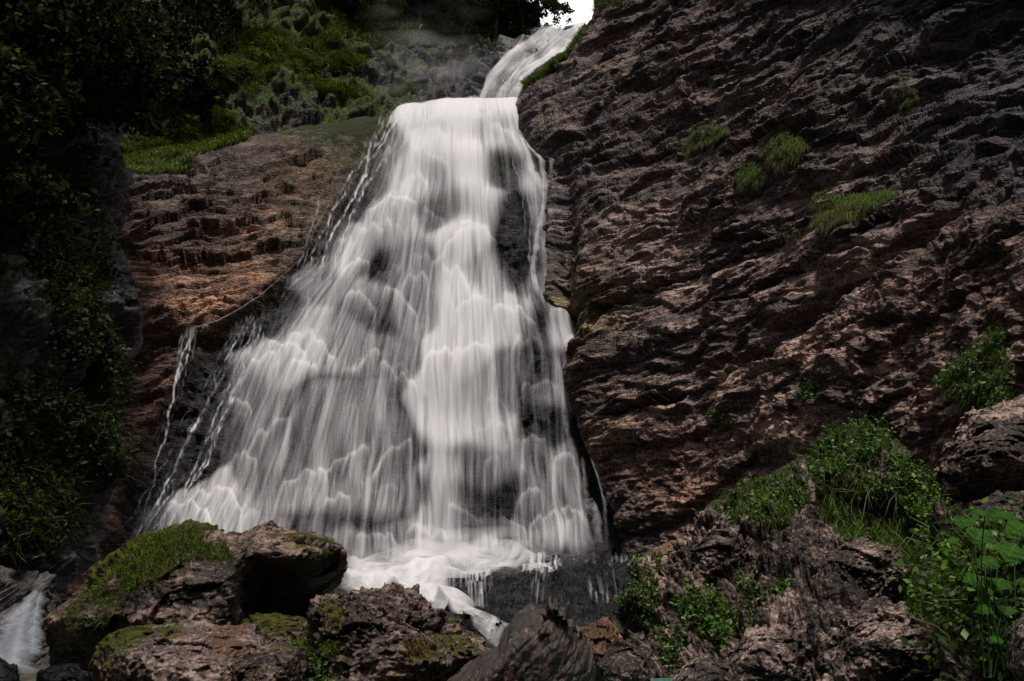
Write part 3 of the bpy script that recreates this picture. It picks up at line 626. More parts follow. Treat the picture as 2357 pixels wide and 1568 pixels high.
boulder('boulder', 'large pitted rock at the bottom edge right of the bright green herbs', [(1640, 1590), (1660, 1510), (1730, 1450), (1810, 1440), (1870, 1490), (1880, 1600), (1760, 1660)], 6.2, .5, MAT['knob'], 100, bdisp(.5, 57.0, 1.2), moss=-.5)
boulder('boulder', 'craggy block near the bottom right corner of the outcrop left of the undergrowth', [(1900, 1560), (1920, 1460), (1990, 1400), (2080, 1400), (2150, 1450), (2180, 1560), (2060, 1640), (1940, 1630)], 5.9, .5, MAT['knob'], 110, bdisp(.5, 59.0, 1.2), moss=-.5)
# rapids shelf
FSH = tps([(1300, 1284, 19.5), (1100, 1315, 18.5), (1450, 1280, 19), (1580, 1290, 16), (1000, 1375, 15.0), (1300, 1338, 17.6), (1150, 1350, 15.8), (1000, 1400, 14.0), (1200, 1400, 13.6), (1400, 1400, 13.4), (1100, 1460, 11.2), (1250, 1470, 10.6), (1450, 1470, 10.4), (1150, 1530, 9.6), (1400, 1560, 8.2), (1560, 1400, 11.5)])
def build_shelf():
    top = curve([(900, 1420), (950, 1398), (1000, 1368), (1060, 1336), (1100, 1318), (1180, 1298), (1300, 1285), (1420, 1279), (1520, 1284), (1640, 1296)])
    cols = np.arange(930, 1536, 2.2); tt = np.linspace(0, 1, 150) ** 1.1
    tp = top(cols) + 4 * noise1(cols / 19.0, 41) + 2 * noise1(cols / 6.0, 42)
    px = np.repeat(cols[None], len(tt), 0); py = tp[None] + (1580 - tp[None]) * tt[:, None]
    dpy = py - tp[None]
    Y = FSH(px, py) + 1.2 * (1 - np.sqrt(1 - (1 - np.clip(dpy / 16, 0, 1)) ** 2 * .98))
    Y = Y + .8 * sstep(8, -8, py - (1345 + 5 * noise1(px / 40.0, 3))) * sstep(0, 20, dpy)
    P = at(px, py, Y); N = gnormal(P)
    D = .30 * perlin(P, .6, 3) + .22 * facet(P, 1.0, 5) + .13 * facet(P, 2.6, 8) + .05 * facet(P, 7, 3) + .07 * billow(P, 2.5, 2, 4) + .25 * saw(P[..., 2] / .55 + .7 * perlin(P, .4, 2)) * sstep(-.2, .3, perlin(P, .5, 12))
    P2 = P + N * (D * (.3 + .7 * sstep(0, 20, dpy)))[..., None]
    nb = 8; t = np.linspace(0, 1, nb + 1)[1:][::-1]
    back = P2[0][None] + np.array([0, 1, -.25])[None, None] * (4 * t ** 1.3)[:, None, None]
    P3 = np.concatenate([back, P2], 0)
    o = link('rock_shelf', P3.reshape(-1, 3), gridfaces(*P3.shape[:2]), MAT['wet'])
    tag(o, 'black wet rock shelf with thin white rills below the right foot of the fall', 'rock shelf')
build_shelf()

# ================================================================== LOG
def build_log():
    m = M('wet_driftwood'); p = m.pos(); q = m.mapping(p, (16, 16, 1.6), (0, R(-30), R(10)))
    n = m.noise(q, 1.6, 7, .72, .8); n2 = m.noise(p, 5, 5, .6)
    f = m.math('ADD', m.math('MULTIPLY', n, .65), m.math('MULTIPLY', n2, .35))
    col = m.mix(m.ramp(f, .42, .56), (.005, .003, .0025), (.032, .017, .013)); col = m.mix(m.ramp(f, .56, .66), col, (.24, .13, .09))
    m.l.new(col, m.b.inputs['Base Color']); m.b.inputs['Roughness'].default_value = .38
    m.l.new(m.bump(m.noise(p, 30, 4, .7), .5, .01, m.bump(n, .9, .025)), m.b.inputs['Normal'])
    ax = at(1230, 1440, 4.9) - at(1120, 1700, 4.4); ax /= np.linalg.norm(ax)
    s1 = np.cross(ax, [0, 1.0, 0]); s1 /= np.linalg.norm(s1); s2 = np.cross(s1, ax)
    def dd(P):
        Q = np.stack([(P * s1).sum(-1), (P * s2).sum(-1), (P * ax).sum(-1)], -1)
        return .010 * billow(Q, (12, 12, 1.3), 3, 3, .6) + .022 * perlin(Q, (3, 3, 1.2), 5) + .018 * facet(Q, (7, 7, 1.5), 4) + .007 * facet(Q, (22, 22, 5), 9)
    root = empty('log', at(1180, 1640, 4.7), 'thick wet brown driftwood log with a splintered end in the bottom centre', 'log')
    o = boulder('trunk', 'tmp', [(940, 1640), (1040, 1562), (1100, 1515), (1145, 1485), (1165, 1450), (1188, 1412), (1218, 1394), (1262, 1402), (1300, 1402), (1318, 1425), (1342, 1455), (1360, 1495), (1368, 1540), (1350, 1640), (1200, 1720), (980, 1720)], 4.9, .32, m.m, 120, dd, power=.9)
    for k in ('label', 'category'):
        if k in o: del o[k]
    o.parent = root; o.location = Vector(o.location) - Vector(root.location)
    B = at(1288, 1415, 4.75)
    V = []; F = []
    for k in range(60):
        an = random.uniform(0, 6.28); rr = random.uniform(.0, .075)
        b0 = B + s1 * math.cos(an) * rr + s2 * math.sin(an) * rr - ax * .04
        d = ax * .4 + np.array([0.05, 0, .7]) + np.random.default_rng(k).normal(size=3) * .42; d /= np.linalg.norm(d)
        ln = random.uniform(.03, .10); wd = random.uniform(.008, .022)
        e1 = np.cross(d, [0, 1, 0.1]); e1 /= np.linalg.norm(e1); e2 = np.cross(e1, d); b = len(V)
        for j in range(5):
            q = 2 * math.pi * j / 5; V.append(b0 + (e1 * math.cos(q) + e2 * math.sin(q)) * wd)
        for j in range(5):
            q = 2 * math.pi * j / 5; V.append(b0 + d * ln * .6 + (e1 * math.cos(q) + e2 * math.sin(q)) * wd * .7 + e1 * .01)
        V.append(b0 + d * ln)
        for j in range(5):
            j2 = (j + 1) % 5; F += [(b + j, b + j2, b + 5 + j2), (b + j, b + 5 + j2, b + 5 + j), (b + 5 + j, b + 5 + j2, b + 10)]
    link('splinters', np.array(V), np.array(F), m.m, root)
build_log()

# ================================================================== GROUND, WATER, VALLEY
def ground():
    x = np.linspace(-60, 60, 300); y = np.linspace(-60, 60, 300); X, Yg = np.meshgrid(x, y, indexing='ij')
    z = 0.35 + .03 * np.clip(Yg, -10, 40) + 0.35 * np.clip(np.abs(X + .5) - 9, 0, 40)
    P = np.stack([X, Yg, z], -1); P[..., 2] += .2 * perlin(P, .5, 3) + .08 * perlin(P, 2, 3)
    o = link('ground', P.reshape(-1, 3), gridfaces(300, 300), MAT['valley']); tag(o, kind='structure')
    # unseen valley sides round and behind the camera, added to block low sky light
    th = np.linspace(math.pi * .93, math.pi * 2.07, 220)[:, None]; h = np.linspace(0, 1, 90)[None]
    rr = 17 + 9 * h + 0 * th
    P = np.stack([rr * np.cos(th), rr * np.sin(th) * .9 + 4, -1 + 21 * h ** .9 + 0 * th], -1)
    P = P + (perlin(P, .12, 4) * 3 + perlin(P, .4, 5) * 1.2)[..., None] * np.array([1, 1, .3])
    o = link('hill', P.reshape(-1, 3), gridfaces(220, 90), MAT['valley']); tag(o, kind='structure')
ground()

def pool():
    m = M('pool_water'); m.b.inputs['Base Color'].default_value = (.05, .14, .12, 1); m.b.inputs['Roughness'].default_value = .12
    m.l.new(m.bump(m.noise(m.pos(), 5, 4), .3, .05), m.b.inputs['Normal'])
    z0 = at(1450, 1562, 6.4)[2]
    x = np.linspace(.35, 1.9, 60); y = np.linspace(3.5, 6.4, 60); X, Yg = np.meshgrid(x, y, indexing='ij')
    P = np.stack([X, Yg, z0 + .008 * perlin(np.stack([X, Yg, X * 0], -1), 3)], -1)
    o = link('water', P.reshape(-1, 3), gridfaces(60, 60), m.m); tag(o, kind='structure')
pool()

# ================================================================== WATERFALL
def sheet_depth(name):
    """nearest displaced point of a built sheet, looked up by picture position"""
    px, py, P, N = SHEETS[name]
    return px, py, P
SL_py = np.array([230, 400, 600, 800, 1000, 1320.])
SL_u = np.array([0, .25, .5, .65, .8, 1.0])
SL = np.array([[925, 835, 690, 500, 400, 215],
               [972, 915, 825, 690, 610, 490],
               [1010, 980, 930, 860, 812, 745],
               [1040, 1035, 1012, 988, 985, 975],
               [1090, 1096, 1108, 1110, 1118, 1130],
               [1187, 1262, 1278, 1335, 1365, 1425.]])
DENS = [(1060, 255, 1), (960, 265, .95), (1160, 255, 1), (1000, 350, .92), (1080, 400, .98), (950, 430, .88), (1015, 480, .45), (1000, 430, .7), (900, 520, .75), (1070, 550, .97), (1160, 400, .3), (1185, 500, .22), (1115, 480, .8), (1150, 300, .8),
        (1205, 330, .75), (1215, 600, .12), (1130, 640, .78), (1245, 420, .8), (1255, 500, .6), (1240, 580, .6), (1230, 660, .5), (1200, 560, .15), (1180, 620, .2), (800, 600, .88), (720, 660, .6), (850, 690, .75), (868, 640, .30), (860, 720, .35), (1060, 700, .97), (950, 700, .65), (930, 640, .6), (1180, 740, .9), (1245, 760, .35),
        (1290, 770, .95), (1050, 830, .97), (700, 780, .9), (600, 850, .85), (800, 800, .65), (900, 850, .55), (505, 900, .3), (560, 760, .3), (640, 720, .35), (1000, 930, .97), (1060, 960, .85), (1120, 920, .8), (1180, 900, .55), (1250, 880, .4), (1295, 900, .75),
        (600, 1000, .6), (540, 1000, .55), (700, 1000, .5), (800, 950, .45), (880, 1000, .25), (930, 1050, .3), (440, 1060, .15), (600, 1100, .45), (700, 1110, .3), (850, 1120, .28), (950, 1150, .3), (1005, 1100, .85), (1000, 1200, .9), (1036, 1000, .95), (1034, 1100, .9), (1034, 1230, .9), (1030, 1170, .85), (1010, 1000, .97), (1012, 1150, .92), (1065, 1150, .32), (1070, 1080, .45), (1080, 1210, .35), (1145, 1180, .3), (1130, 1000, .85), (1125, 1100, .6),
        (1165, 1150, .25), (1215, 1050, .6), (1225, 1150, .6), (1300, 1080, .6), (1290, 1180, .55), (1350, 1060, .2), (1400, 1150, .12), (1400, 1230, .12), (500, 1150, .85), (430, 1185, .75), (560, 1190, .75), (480, 1200, .85), (620, 1190, .5), (700, 1210, .45), (850, 1200, .35), (900, 1260, .6), (1000, 1270, .95),
        (1100, 1285, .97), (1200, 1270, .85), (1180, 1230, .5), (1300, 1250, .8), (1370, 1250, .4), (300, 1240, .3), (360, 1210, .5), (800, 1290, .6), (340, 1100, .05), (420, 950, .08), (470, 820, .08), (660, 1050, .3), (760, 1180, .35), (1255, 1000, .3), (560, 900, .6), (520, 1000, .3), (880, 360, .5), (850, 400, .4), (800, 470, .35), (740, 560, .35)]
LEDGES = [(1060, 258, 70, .5), (985, 300, 45, .5), (1150, 300, 30, .9), (1060, 560, 62, .7), (1040, 622, 40, .6), (1110, 530, 45, .6), (905, 470, 55, .6), (850, 545, 55, .6), (760, 592, 45, .6),
          (1020, 815, 40, .85), (1085, 812, 40, .85), (1180, 725, 46, .95), (1205, 795, 30, .8), (1290, 722, 28, .9), (1318, 795, 20, .8), (1232, 890, 34, .7), (640, 795, 62, .8), (590, 855, 52, .8),
          (720, 785, 52, .8), (830, 700, 36, .8), (925, 690, 34, .8), (840, 830, 42, .8), (920, 870, 42, .8), (540, 925, 40, .8), (620, 1000, 44, .7), (500, 1140, 60, .8), (440, 1168, 50, .8), (800, 1045, 48, .8), (895, 1060, 50, .8), (700, 1100, 46, .8),
          (1070, 1178, 38, .5), (1225, 1010, 24, .8), (1215, 1130, 26, .8), (1298, 1060, 24, .9), (1250, 1195, 28, .95), (1180, 1205, 26, .8), (1318, 1180, 28, .8), (1352, 1062, 8, .9), (1270, 905, 12, .8), (985, 1235, 50, .6), (860, 1240, 50, .6), (760, 1170, 36, .8), (1155, 985, 18, .6),
          (1130, 1060, 14, .5), (820, 620, 30, .7), (960, 640, 26, .7), (700, 850, 30, .6), (1000, 500, 20, .8), (1015, 380, 22, .6), (960, 420, 26, .5), (1080, 700, 30, .4), (560, 1060, 30, .6)]
def gblur(a, s):
    r = int(s * 2.5) + 1; k = np.exp(-np.arange(-r, r + 1) ** 2 / (2 * s * s)); k /= k.sum()
    a = np.apply_along_axis(lambda v: np.convolve(np.pad(v, r, 'edge'), k, 'valid'), 0, a)
    return np.apply_along_axis(lambda v: np.convolve(np.pad(v, r, 'edge'), k, 'valid'), 1, a)
def long_exposure(x0, y0, x1, y1, g, slope, seedmap, ledges, n, steps, seed=1, drift=.35, spread=.42, grav=.085, vmax=3.0):
    """paths of many drops running over ledges, summed: density on a grid of g"""
    nx, ny = int((x1 - x0) / g) + 1, int((y1 - y0) / g) + 1
    hit = np.full((ny, nx), -1, np.int32)
    L = np.array(ledges)                                 # x, y, halfwidth, strength
    for i, (bx, by, bw, bs) in enumerate(L):
        xs = np.arange(bx - bw, bx + bw, g * .8); rx = (xs - bx) / bw; yc = by + bw * ((.34 if bw > 20 else .08) * np.abs(rx) ** 2.4 + (math.sin(i * 2.4) * .7 - .25 * (bx < 900)) * rx) + noise1(xs / (4 + bw * .3), i * .7) * (2.0 + bw * .45)
        for o in (0, g, 2 * g):
            ix = ((xs - x0) / g).astype(int); iy = ((yc + o - y0) / g).astype(int)
            ok = (ix >= 0) & (ix < nx) & (iy >= 0) & (iy < ny); hit[iy[ok], ix[ok]] = i
    r = np.random.default_rng(seed)
    c = np.cumsum(seedmap.ravel()); c /= c[-1]
    k = np.searchsorted(c, r.random(n)); sy, sx = np.unravel_index(k, seedmap.shape)
    x = x0 + (sx + r.random(n)) * g; y = y0 + (sy + r.random(n)) * g
    vy = r.uniform(.6, 2.2, n); vx = np.zeros(n); last = np.full(n, -1); age = np.zeros(n)
    life = r.uniform(.4, 1.0, n) * steps
    acc = np.zeros(nx * ny); head = np.zeros(nx * ny)
    for s in range(steps):
        ix = ((x - x0) / g).astype(int); iy = ((y - y0) / g).astype(int)
        ok = (ix >= 0) & (ix < nx) & (iy >= 0) & (iy < ny) & (age < life)
        if s % 40 == 39:
            x, y, vx, vy, last, age, life = (q[ok] for q in (x, y, vx, vy, last, age, life)); ix = ix[ok]; iy = iy[ok]; ok = ok[ok]
        ixc = np.clip(ix, 0, nx - 1); iyc = np.clip(iy, 0, ny - 1); fl = iyc * nx + ixc
        w = np.where(ok, np.minimum(1, age / 12.0) * np.clip((life - age) / 30, 0, 1), 0)
        acc += np.bincount(fl, w, nx * ny)
        h = hit[iyc, ixc]; m = ok & (h >= 0) & (h != last)
        q = r.random(len(x)); bs = np.where(h >= 0, L[h, 3], 0); m &= q < bs
        if m.any():
            hm = h[m]; last[m] = hm; rel = (x[m] - L[hm, 0]) / L[hm, 2]
            nm = m.sum()
            vx[m] = vx[m] * .3 + spread * np.clip(rel * .9 + r.normal(size=nm) * .30, -1.6, 1.6)
            vy[m] = np.where(L[hm, 2] > 20, r.uniform(.35, 1.5, nm), r.uniform(.7, 1.9, nm))
            life[m] += 25
        sl = slope[iyc, ixc]
        vx += drift * .09 * (sl * vy * 1.05 - vx) - .012 * vx
        vy = np.minimum(vy + grav, vmax)
        x = x + vx * 1.0; y = y + vy; age += 1
    return acc.reshape(ny, nx)
def sample(A, x0, y0, g, px, py):
    fx = np.clip((px - x0) / g - .5, 0, A.shape[1] - 1.001); fy = np.clip((py - y0) / g - .5, 0, A.shape[0] - 1.001)
    ix = fx.astype(int); iy = fy.astype(int); fx = fx - ix; fy = fy - iy
    return (A[iy, ix] * (1 - fx) * (1 - fy) + A[iy, ix + 1] * fx * (1 - fy) + A[iy + 1, ix] * (1 - fx) * fy + A[iy + 1, ix + 1] * fx * fy)
def fall_fields():
    rows = np.arange(232, 1352, 1.8)
    uu = np.linspace(0, 1, 720)
    px = np.zeros((len(rows), len(uu)))
    for i, yv in enumerate(rows):
        px[i] = np.interp(uu, SL_u, [np.interp(yv, SL_py, SL[k]) for k in range(6)])
    k = np.hanning(61); k /= k.sum()
    pp = np.pad(px, ((30, 30), (0, 0)), 'edge'); px = sum(k[j] * pp[j:j + len(rows)] for j in range(61))
    k2 = np.hanning(61); k2 /= k2.sum()
    pp = np.pad(px, ((0, 0), (30, 30)), 'reflect', reflect_type='odd'); px = sum(k2[j] * pp[:, j:j + len(uu)] for j in range(61))
    py = np.repeat(rows[:, None], len(uu), 1)
    nr, nc = px.shape
    # simulate on a picture-scale grid laid over the rock
    g, X0, Y0, X1, Y1 = 1.8, 180, 226, 1450, 1356
    gx = np.arange(X0, X1 + g, g); gy = np.arange(Y0, Y1 + g, g)
    gx = gx[:int((X1 - X0) / g) + 1]; gy = gy[:int((Y1 - Y0) / g) + 1]
    sl = np.gradient(px, axis=0) / 1.8
    slope = np.zeros((len(gy), len(gx))); inside = np.zeros_like(slope)
    for i, yv in enumerate(gy):
        kx = int(np.clip((yv - rows[0]) / 1.8, 0, nr - 1)); slope[i] = np.interp(gx, px[kx], sl[kx])
        inside[i] = (gx > px[kx, 0]) & (gx < px[kx, -1])
    GX, GY = np.meshgrid(gx, gy)
    dens = np.clip(gmap(DENS, 23)(GX, GY)[..., 0], 0, 1)
    dens = dens * (1 - .12 * sstep(250, 700, GY)); lowz = sstep(820, 900, GY) * sstep(1000, 930, GX) * sstep(1260, 1180, GY) * sstep(430, 540, GX + (1150 - GY) * -.45); dens = np.maximum(dens, (.50 + .08 * sstep(1050, 1200, GY)) * lowz + .12 * lowz * perlin(np.stack([GX / 60, GY / 150, GX * 0], -1)))
    r = np.random.default_rng(11)
    led = [(x, y, w, s * .72) for x, y, w, s in LEDGES]
    for _ in range(620):
        y0 = r.uniform(262, 1300); x0 = r.uniform(230, 1420)
        w0 = r.choice([3, 5, 9, 16, 28], p=[.34, .30, .20, .11, .05]) * r.uniform(.8, 1.3) * (0.8 + .35 * (y0 > 500))
        if 990 < x0 < 1150 and (r.random() < .85): continue
        if 850 < y0 < 1070 and x0 < 980 and r.random() < .7: continue
        led.append((x0, y0, w0, r.uniform(.04, .24)))
    led.sort(key=lambda b: b[2])
    rho = long_exposure(X0, Y0, X1, Y1, g, slope, (dens + .05) * inside, led, 170000, 330)
    rho = rho + 3
    low = gblur(rho * inside, 16) / (gblur(inside, 16) + 1e-3) + 3
    rel = gblur(rho, .8) / low
    UI = np.zeros_like(GX)
    for i, yv in enumerate(gy):
        kx = int(np.clip((yv - rows[0]) / 1.8, 0, nr - 1)); UI[i] = np.interp(gx, px[kx], uu * 1100)
    wq = np.stack([UI, GY, GX * 0], -1)
    UI = UI + 7 * perlin(wq, (1 / 60., 1 / 90., 1), 2) 
    WG = np.abs(np.gradient(UI, axis=1)) / g + 1e-3
    strk = .55 * sstep(2.2, 4.5, 3.4 / WG) * perlin(np.stack([UI / 3.4, GY / 80, GX * 0], -1), 1, 1) + .5 * sstep(2.2, 4.5, 9 / WG) * perlin(np.stack([UI / 9, GY / 130, GX * 0], -1), 1, 5) + .35 * perlin(np.stack([UI / 24, GY / 170, GX * 0], -1), 1, 9)
    rel = np.clip(np.clip(rel, .15, 1.8) ** .9 * (.42 + 1.25 * np.clip(.5 + .75 * strk, 0, 1.2)), .05, 3.2)
    tau = -np.log(1 - .993 * dens ** 1.9) * 1.35
    a = 1 - np.exp(-tau * rel ** 1.2)
    rag = perlin(np.stack([GX / 90, GY / 90, GX * 0 + 4], -1)) * .02
    al = sample(a, X0, Y0, g, px, py)
    Hs = sample(gblur(a, 4.0), X0, Y0, g, px, py)
    U = np.repeat((uu * 1100)[None], nr, 0); Z = 0 * px
    WU = np.gradient(px, axis=1) * (720 / 1100.); st = perlin(np.stack([U / 2.6, py / 60, Z], -1)) * .5 * sstep(1.6, 3.2, WU * 2.6) + perlin(np.stack([U / 7, py / 120, Z + 5], -1)) * .5 * sstep(1.6, 3.2, WU * 7)
    al = np.clip(al + st * .40 * al * (1.15 - al), 0, 1); al = np.clip((al - .10 * (1 - al)) * 1.03, 0, 1)
    edge = noise1(rows / 16.0, 2) * .012 + noise1(rows / 6.0, 7) * .006
    eL = sstep(0.0, .05, uu[None] + edge[:, None]); eR = sstep(1.0, .975, uu)[None]
    lip = curve([(900, 264), (940, 250), (1000, 244), (1180, 241)])
    top = sstep(0, 7, py - (lip(px) + 7 * noise1(px / 34.0, 3) + 4 * noise1(px / 11.0, 6)))
    bl = np.interp(px, [200, 800, 1000, 1120, 1300, 1430], [1300, 1340, 1338, 1310, 1296, 1290]); bot = sstep(0, -42, py - bl + 14 * noise1(px / 38.0, 5) + 6 * noise1(px / 11.0, 9))
    return rows, uu, px, py, al * eL * eR * top * bot, Hs, st
def build_fall():
    rows, uu, px, py, alpha, Hs, st = fall_fields()
    Y = FB(px, py) + 2.2 * (1 - np.sqrt(1 - (1 - np.clip((py - topB(px)) / 45, 0, 1)) ** 2 * .98))
    P = at(px, py, Y); N = gnormal(P)
    D = .10 + Hs * .30 + .30 * perlin(P, .45, 3) * sstep(260, 330, py)
    P2 = P + N * D[..., None]
    flow = np.stack([px * .28, py, 0 * px], -1)
    o = link('waterfall', P2.reshape(-1, 3), gridfaces(*px.shape), MAT['water'], attrs={'dens': alpha.ravel(), 'flow': flow.reshape(-1, 3)}, loc=at(1060, 1290, 21.5))
    tag(o, 'tall white veil of water fanning out over stepped rock in the middle', 'waterfall')
    SHEETS['fall'] = (px, py, P2, N)
build_fall()

def ribbon(pts, widths, dens, Yf, n=200, nw=14, off=.25, wob=4.0, seed=0, soft=False):
    """a strand of falling water through picture points; returns arrays"""
    p = np.array(pts, float); t = np.r_[0, np.cumsum(np.hypot(*np.diff(p, axis=0).T))]; T = t[-1]
    s = np.linspace(0, T, max(20, int(T / 2.5)))
    cx = np.interp(s, t, p[:, 0]); cy = np.interp(s, t, p[:, 1]); w = np.interp(s, t, widths); dn = np.interp(s, t, dens)
    cx = cx + wob * .8 * noise1(s / 26.0, seed) + wob * .25 * noise1(s / 8.0, seed + 3); w = w * (1 + .5 * noise1(s / 11.0, seed + 8)) * .75
    v = np.linspace(-1, 1, nw)
    px = cx[:, None] + v[None] * w[:, None]; py = np.repeat(cy[:, None], nw, 1)
    px = px + wob * .3 * perlin(np.stack([px / 9, py / 9, px * 0 + seed], -1))
    P = at(px, py, Yf(px, py)); N = gnormal(P); P = P + N * (off + .05 * (1 - v[None] ** 2))[..., None]
    brk = .75 + .5 * perlin(np.stack([px / 12, py / 16, px * 0 + seed], -1)) if not soft else .9 + .35 * perlin(np.stack([(px - cx[:, None]) / w[:, None] * 3, py / 160, px * 0 + seed], -1))
    al = (.8 * dn)[:, None] * np.clip(1 - np.abs(v) ** 1.8, 0, 1)[None] * brk * sstep(0, .04, s / T)[:, None] * sstep(1, .93, s / T)[:, None]
    fl = np.stack([px * .8 + seed * 31, py, px * 0], -1)
    return P.reshape(-1, 3), gridfaces(*px.shape), np.clip(al, 0, 1).ravel(), fl.reshape(-1, 3)
def strands(name, label, specs, Yf, mat=None, cat='waterfall', group=None, parent=None):
    V = []; F = []; A = []; FL = []; k = 0
    for i, (pts, w, d, *rest) in enumerate(specs):
        kw = rest[0] if rest else {}
        v, f, a, fl = ribbon(pts, w, d, Yf, seed=i * 5 + 1.3 + len(name), **kw)
        V.append(v); F.append(f + k); A.append(a); FL.append(fl); k += len(v)
    V = np.concatenate(V)
    o = link(name, V, np.concatenate(F), mat or MAT['water'], attrs={'dens': np.concatenate(A), 'flow': np.concatenate(FL)}, parent=parent, loc=None if parent else (V[:, 0].mean(), V[:, 1].min(), V[:, 2].min()))
    if not parent: tag(o, label, cat, group)
    return o
def FBs(px, py):
    return FB(px, py) + 2.2 * (1 - np.sqrt(1 - (1 - np.clip((py - topB(px)) / 45, 0, 1)) ** 2 * .98)) - .35
def side_water(label, box, seeds, slopes, n, k, seed, steps, nled, vein=1.0, fade=None):
    """drops let go at a few spots run down the stepped rock and leave fine white threads"""
    x0, y0, x1, y1 = box; g = 1.7; nx, ny = int((x1 - x0) / g) + 1, int((y1 - y0) / g) + 1
    GX, GY = np.meshgrid(x0 + np.arange(nx) * g, y0 + np.arange(ny) * g)
    sm = np.zeros((ny, nx))
    for (sx, sy, w, a) in seeds: sm += a * np.exp(-(((GX - sx) / w) ** 2 + ((GY - sy) / 5) ** 2))
    sm[sm < 1e-3] = 0
    sl = gmap(slopes, 60)(GX, GY)[..., 0]
    sl = sl + .8 * perlin(np.stack([GX / 22, GY / 14, GX * 0 + seed], -1)) + 1.3 * perlin(np.stack([GX / 6, GY / 9, GX * 0 + seed], -1))
    r = np.random.default_rng(seed)
    led = [(r.uniform(x0, x1), r.uniform(y0, y1), r.uniform(3, 10), r.uniform(.2, .8)) for _ in range(nled)]
    rho = long_exposure(x0, y0, x1, y1, g, sl, sm, led, n, steps, seed, drift=3.0, spread=.40, grav=.06, vmax=1.9)
    rho = gblur(rho, .45); rho = rho / np.percentile(rho[rho > .5], 93); brk = np.clip(.55 + 1.3 * perlin(np.stack([GX / 7, GY / 16, GX * 0 + seed], -1)) + .6 * perlin(np.stack([GX / 25, GY / 30, GX * 0 + seed], -1)), .08, 1.6)
    al = 1 - np.exp(-np.minimum(rho, 2.2) ** 1.15 * brk * k)
    if fade is not None: al = al * fade(GX, GY)
    P = at(GX, GY, FBs(GX, GY)); N = gnormal(P); P = P + N * (.28 + .1 * perlin(P, 1.5, 3))[..., None]
    F = gridfaces(ny, nx); F = F[al.ravel()[F].max(1) > .012]
    u = np.unique(F); m = np.full(nx * ny, -1); m[u] = np.arange(len(u))
    fl = np.stack([GX * .8, GY, GX * 0], -1).reshape(-1, 3)
    o = link('waterfall', P.reshape(-1, 3)[u], m[F], MAT['thread'], attrs={'dens': al.ravel()[u], 'flow': fl[u]}, loc=P.reshape(-1, 3)[u].mean(0))
    tag(o, label, 'waterfall')
side_water('broken thin trickles stepping down the rock along the left side of the main fall', (660, 262, 960, 640),
    [(905, 272, 5, 1), (884, 278, 3, .5), (926, 268, 7, 1.2), (868, 300, 2, .25), (830, 335, 2, .2), (742, 452, 2.5, .45), (765, 470, 2, .15), (850, 330, 3, .3)],
    [(905, 280, -.55), (860, 360, -.7), (800, 470, -.75), (740, 560, -.8), (735, 480, -.75), (705, 540, -.3), (700, 580, -.1), (930, 300, -.5), (850, 450, -.7)], 16000, .62, 4, 330, 260,
    fade=lambda x, y: sstep(640, 600, y))
side_water('fine white threads running over the black wet ledges left of the lower fall', (225, 720, 640, 1285),
    [(575, 735, 16, 1.2), (610, 728, 12, 1), (545, 760, 8, .6), (520, 850, 12, .5), (470, 930, 10, .3), (430, 1100, 22, .7), (480, 1060, 16, .5), (560, 850, 10, .5)],
    [(575, 740, -.45), (520, 850, -.45), (470, 950, -.5), (410, 1060, -.5), (370, 1130, -.6), (300, 1230, -.9), (420, 1150, -.8), (600, 760, -.5), (540, 1000, -.5)], 24000, .78, 9, 420, 420,
    fade=lambda x, y: .25 + .75 * sstep(-.3, .25, perlin(np.stack([x / 40, y / 70, x * 0], -1), 1, 3)))
side_water('faint veil falling from a ledge at the far left end of the rim stream', (225, 755, 470, 1200),
    [(440, 768, 7, 1.0), (425, 776, 4, .5), (452, 764, 4, .4)],
    [(440, 770, -.25), (415, 830, -.2), (395, 900, -.4), (340, 980, -.6), (290, 1060, -.45), (260, 1150, -.2)], 14000, .62, 13, 420, 200,
    fade=lambda x, y: sstep(1200, 1000, y) * .8 + .1)
strands('waterfall', 'thin clean stream running down the left rim between reddish slab and main fall', [
    ([(700, 598), (650, 648), (600, 695), (550, 728), (505, 752), (465, 765), (436, 772)], [2.5, 2.5, 3, 4, 5, 6, 8], [.35, .5, .55, .8, .9, .9, .8], dict(wob=1.5)),
    ], FBs)
def FRs(px, py): return np.minimum(FR(px, py), FB(px, py)) - .3
strands('waterfall', 'separate narrow white strand falling over the right shoulder of the main fall', [
    ([(1195, 300), (1225, 350), (1255, 380), (1262, 430), (1262, 480), (1248, 540), (1238, 620), (1230, 700)], [5, 8, 12, 12, 10, 11, 11, 10], [.6, .8, .9, .85, .85, .75, .75, .45], dict(wob=2, nw=24)),
    ([(1262, 372), (1278, 378), (1276, 420)], [6, 9, 7], [.3, .4, .1], dict(wob=1)),
    ([(1180, 330), (1195, 400), (1215, 470), (1222, 560)], [3, 3, 3, 3], [.3, .3, .3, .2], dict(wob=6)),
    ([(1205, 350), (1215, 420), (1232, 520), (1225, 640)], [3, 4, 3, 3], [.3, .3, .3, .2], dict(wob=6)),
    ], FRs)
strands('waterfall', 'faint trickles on the dark wall right of the foot of the main fall', [
    ([(1355, 1055), (1362, 1120), (1368, 1200), (1372, 1270)], [7, 10, 13, 16], [.35, .4, .35, .25], dict(wob=2, nw=20)),
    ([(1375, 1060), (1395, 1110), (1408, 1160), (1412, 1220), (1415, 1270)], [3, 4, 6, 8, 8], [.3, .35, .3, .2, .1], dict(wob=3, nw=16)),
    ([(1310, 960), (1330, 1040), (1345, 1100)], [10, 12, 12], [.3, .25, .15], dict(wob=3, nw=20)),
    ], FRs)

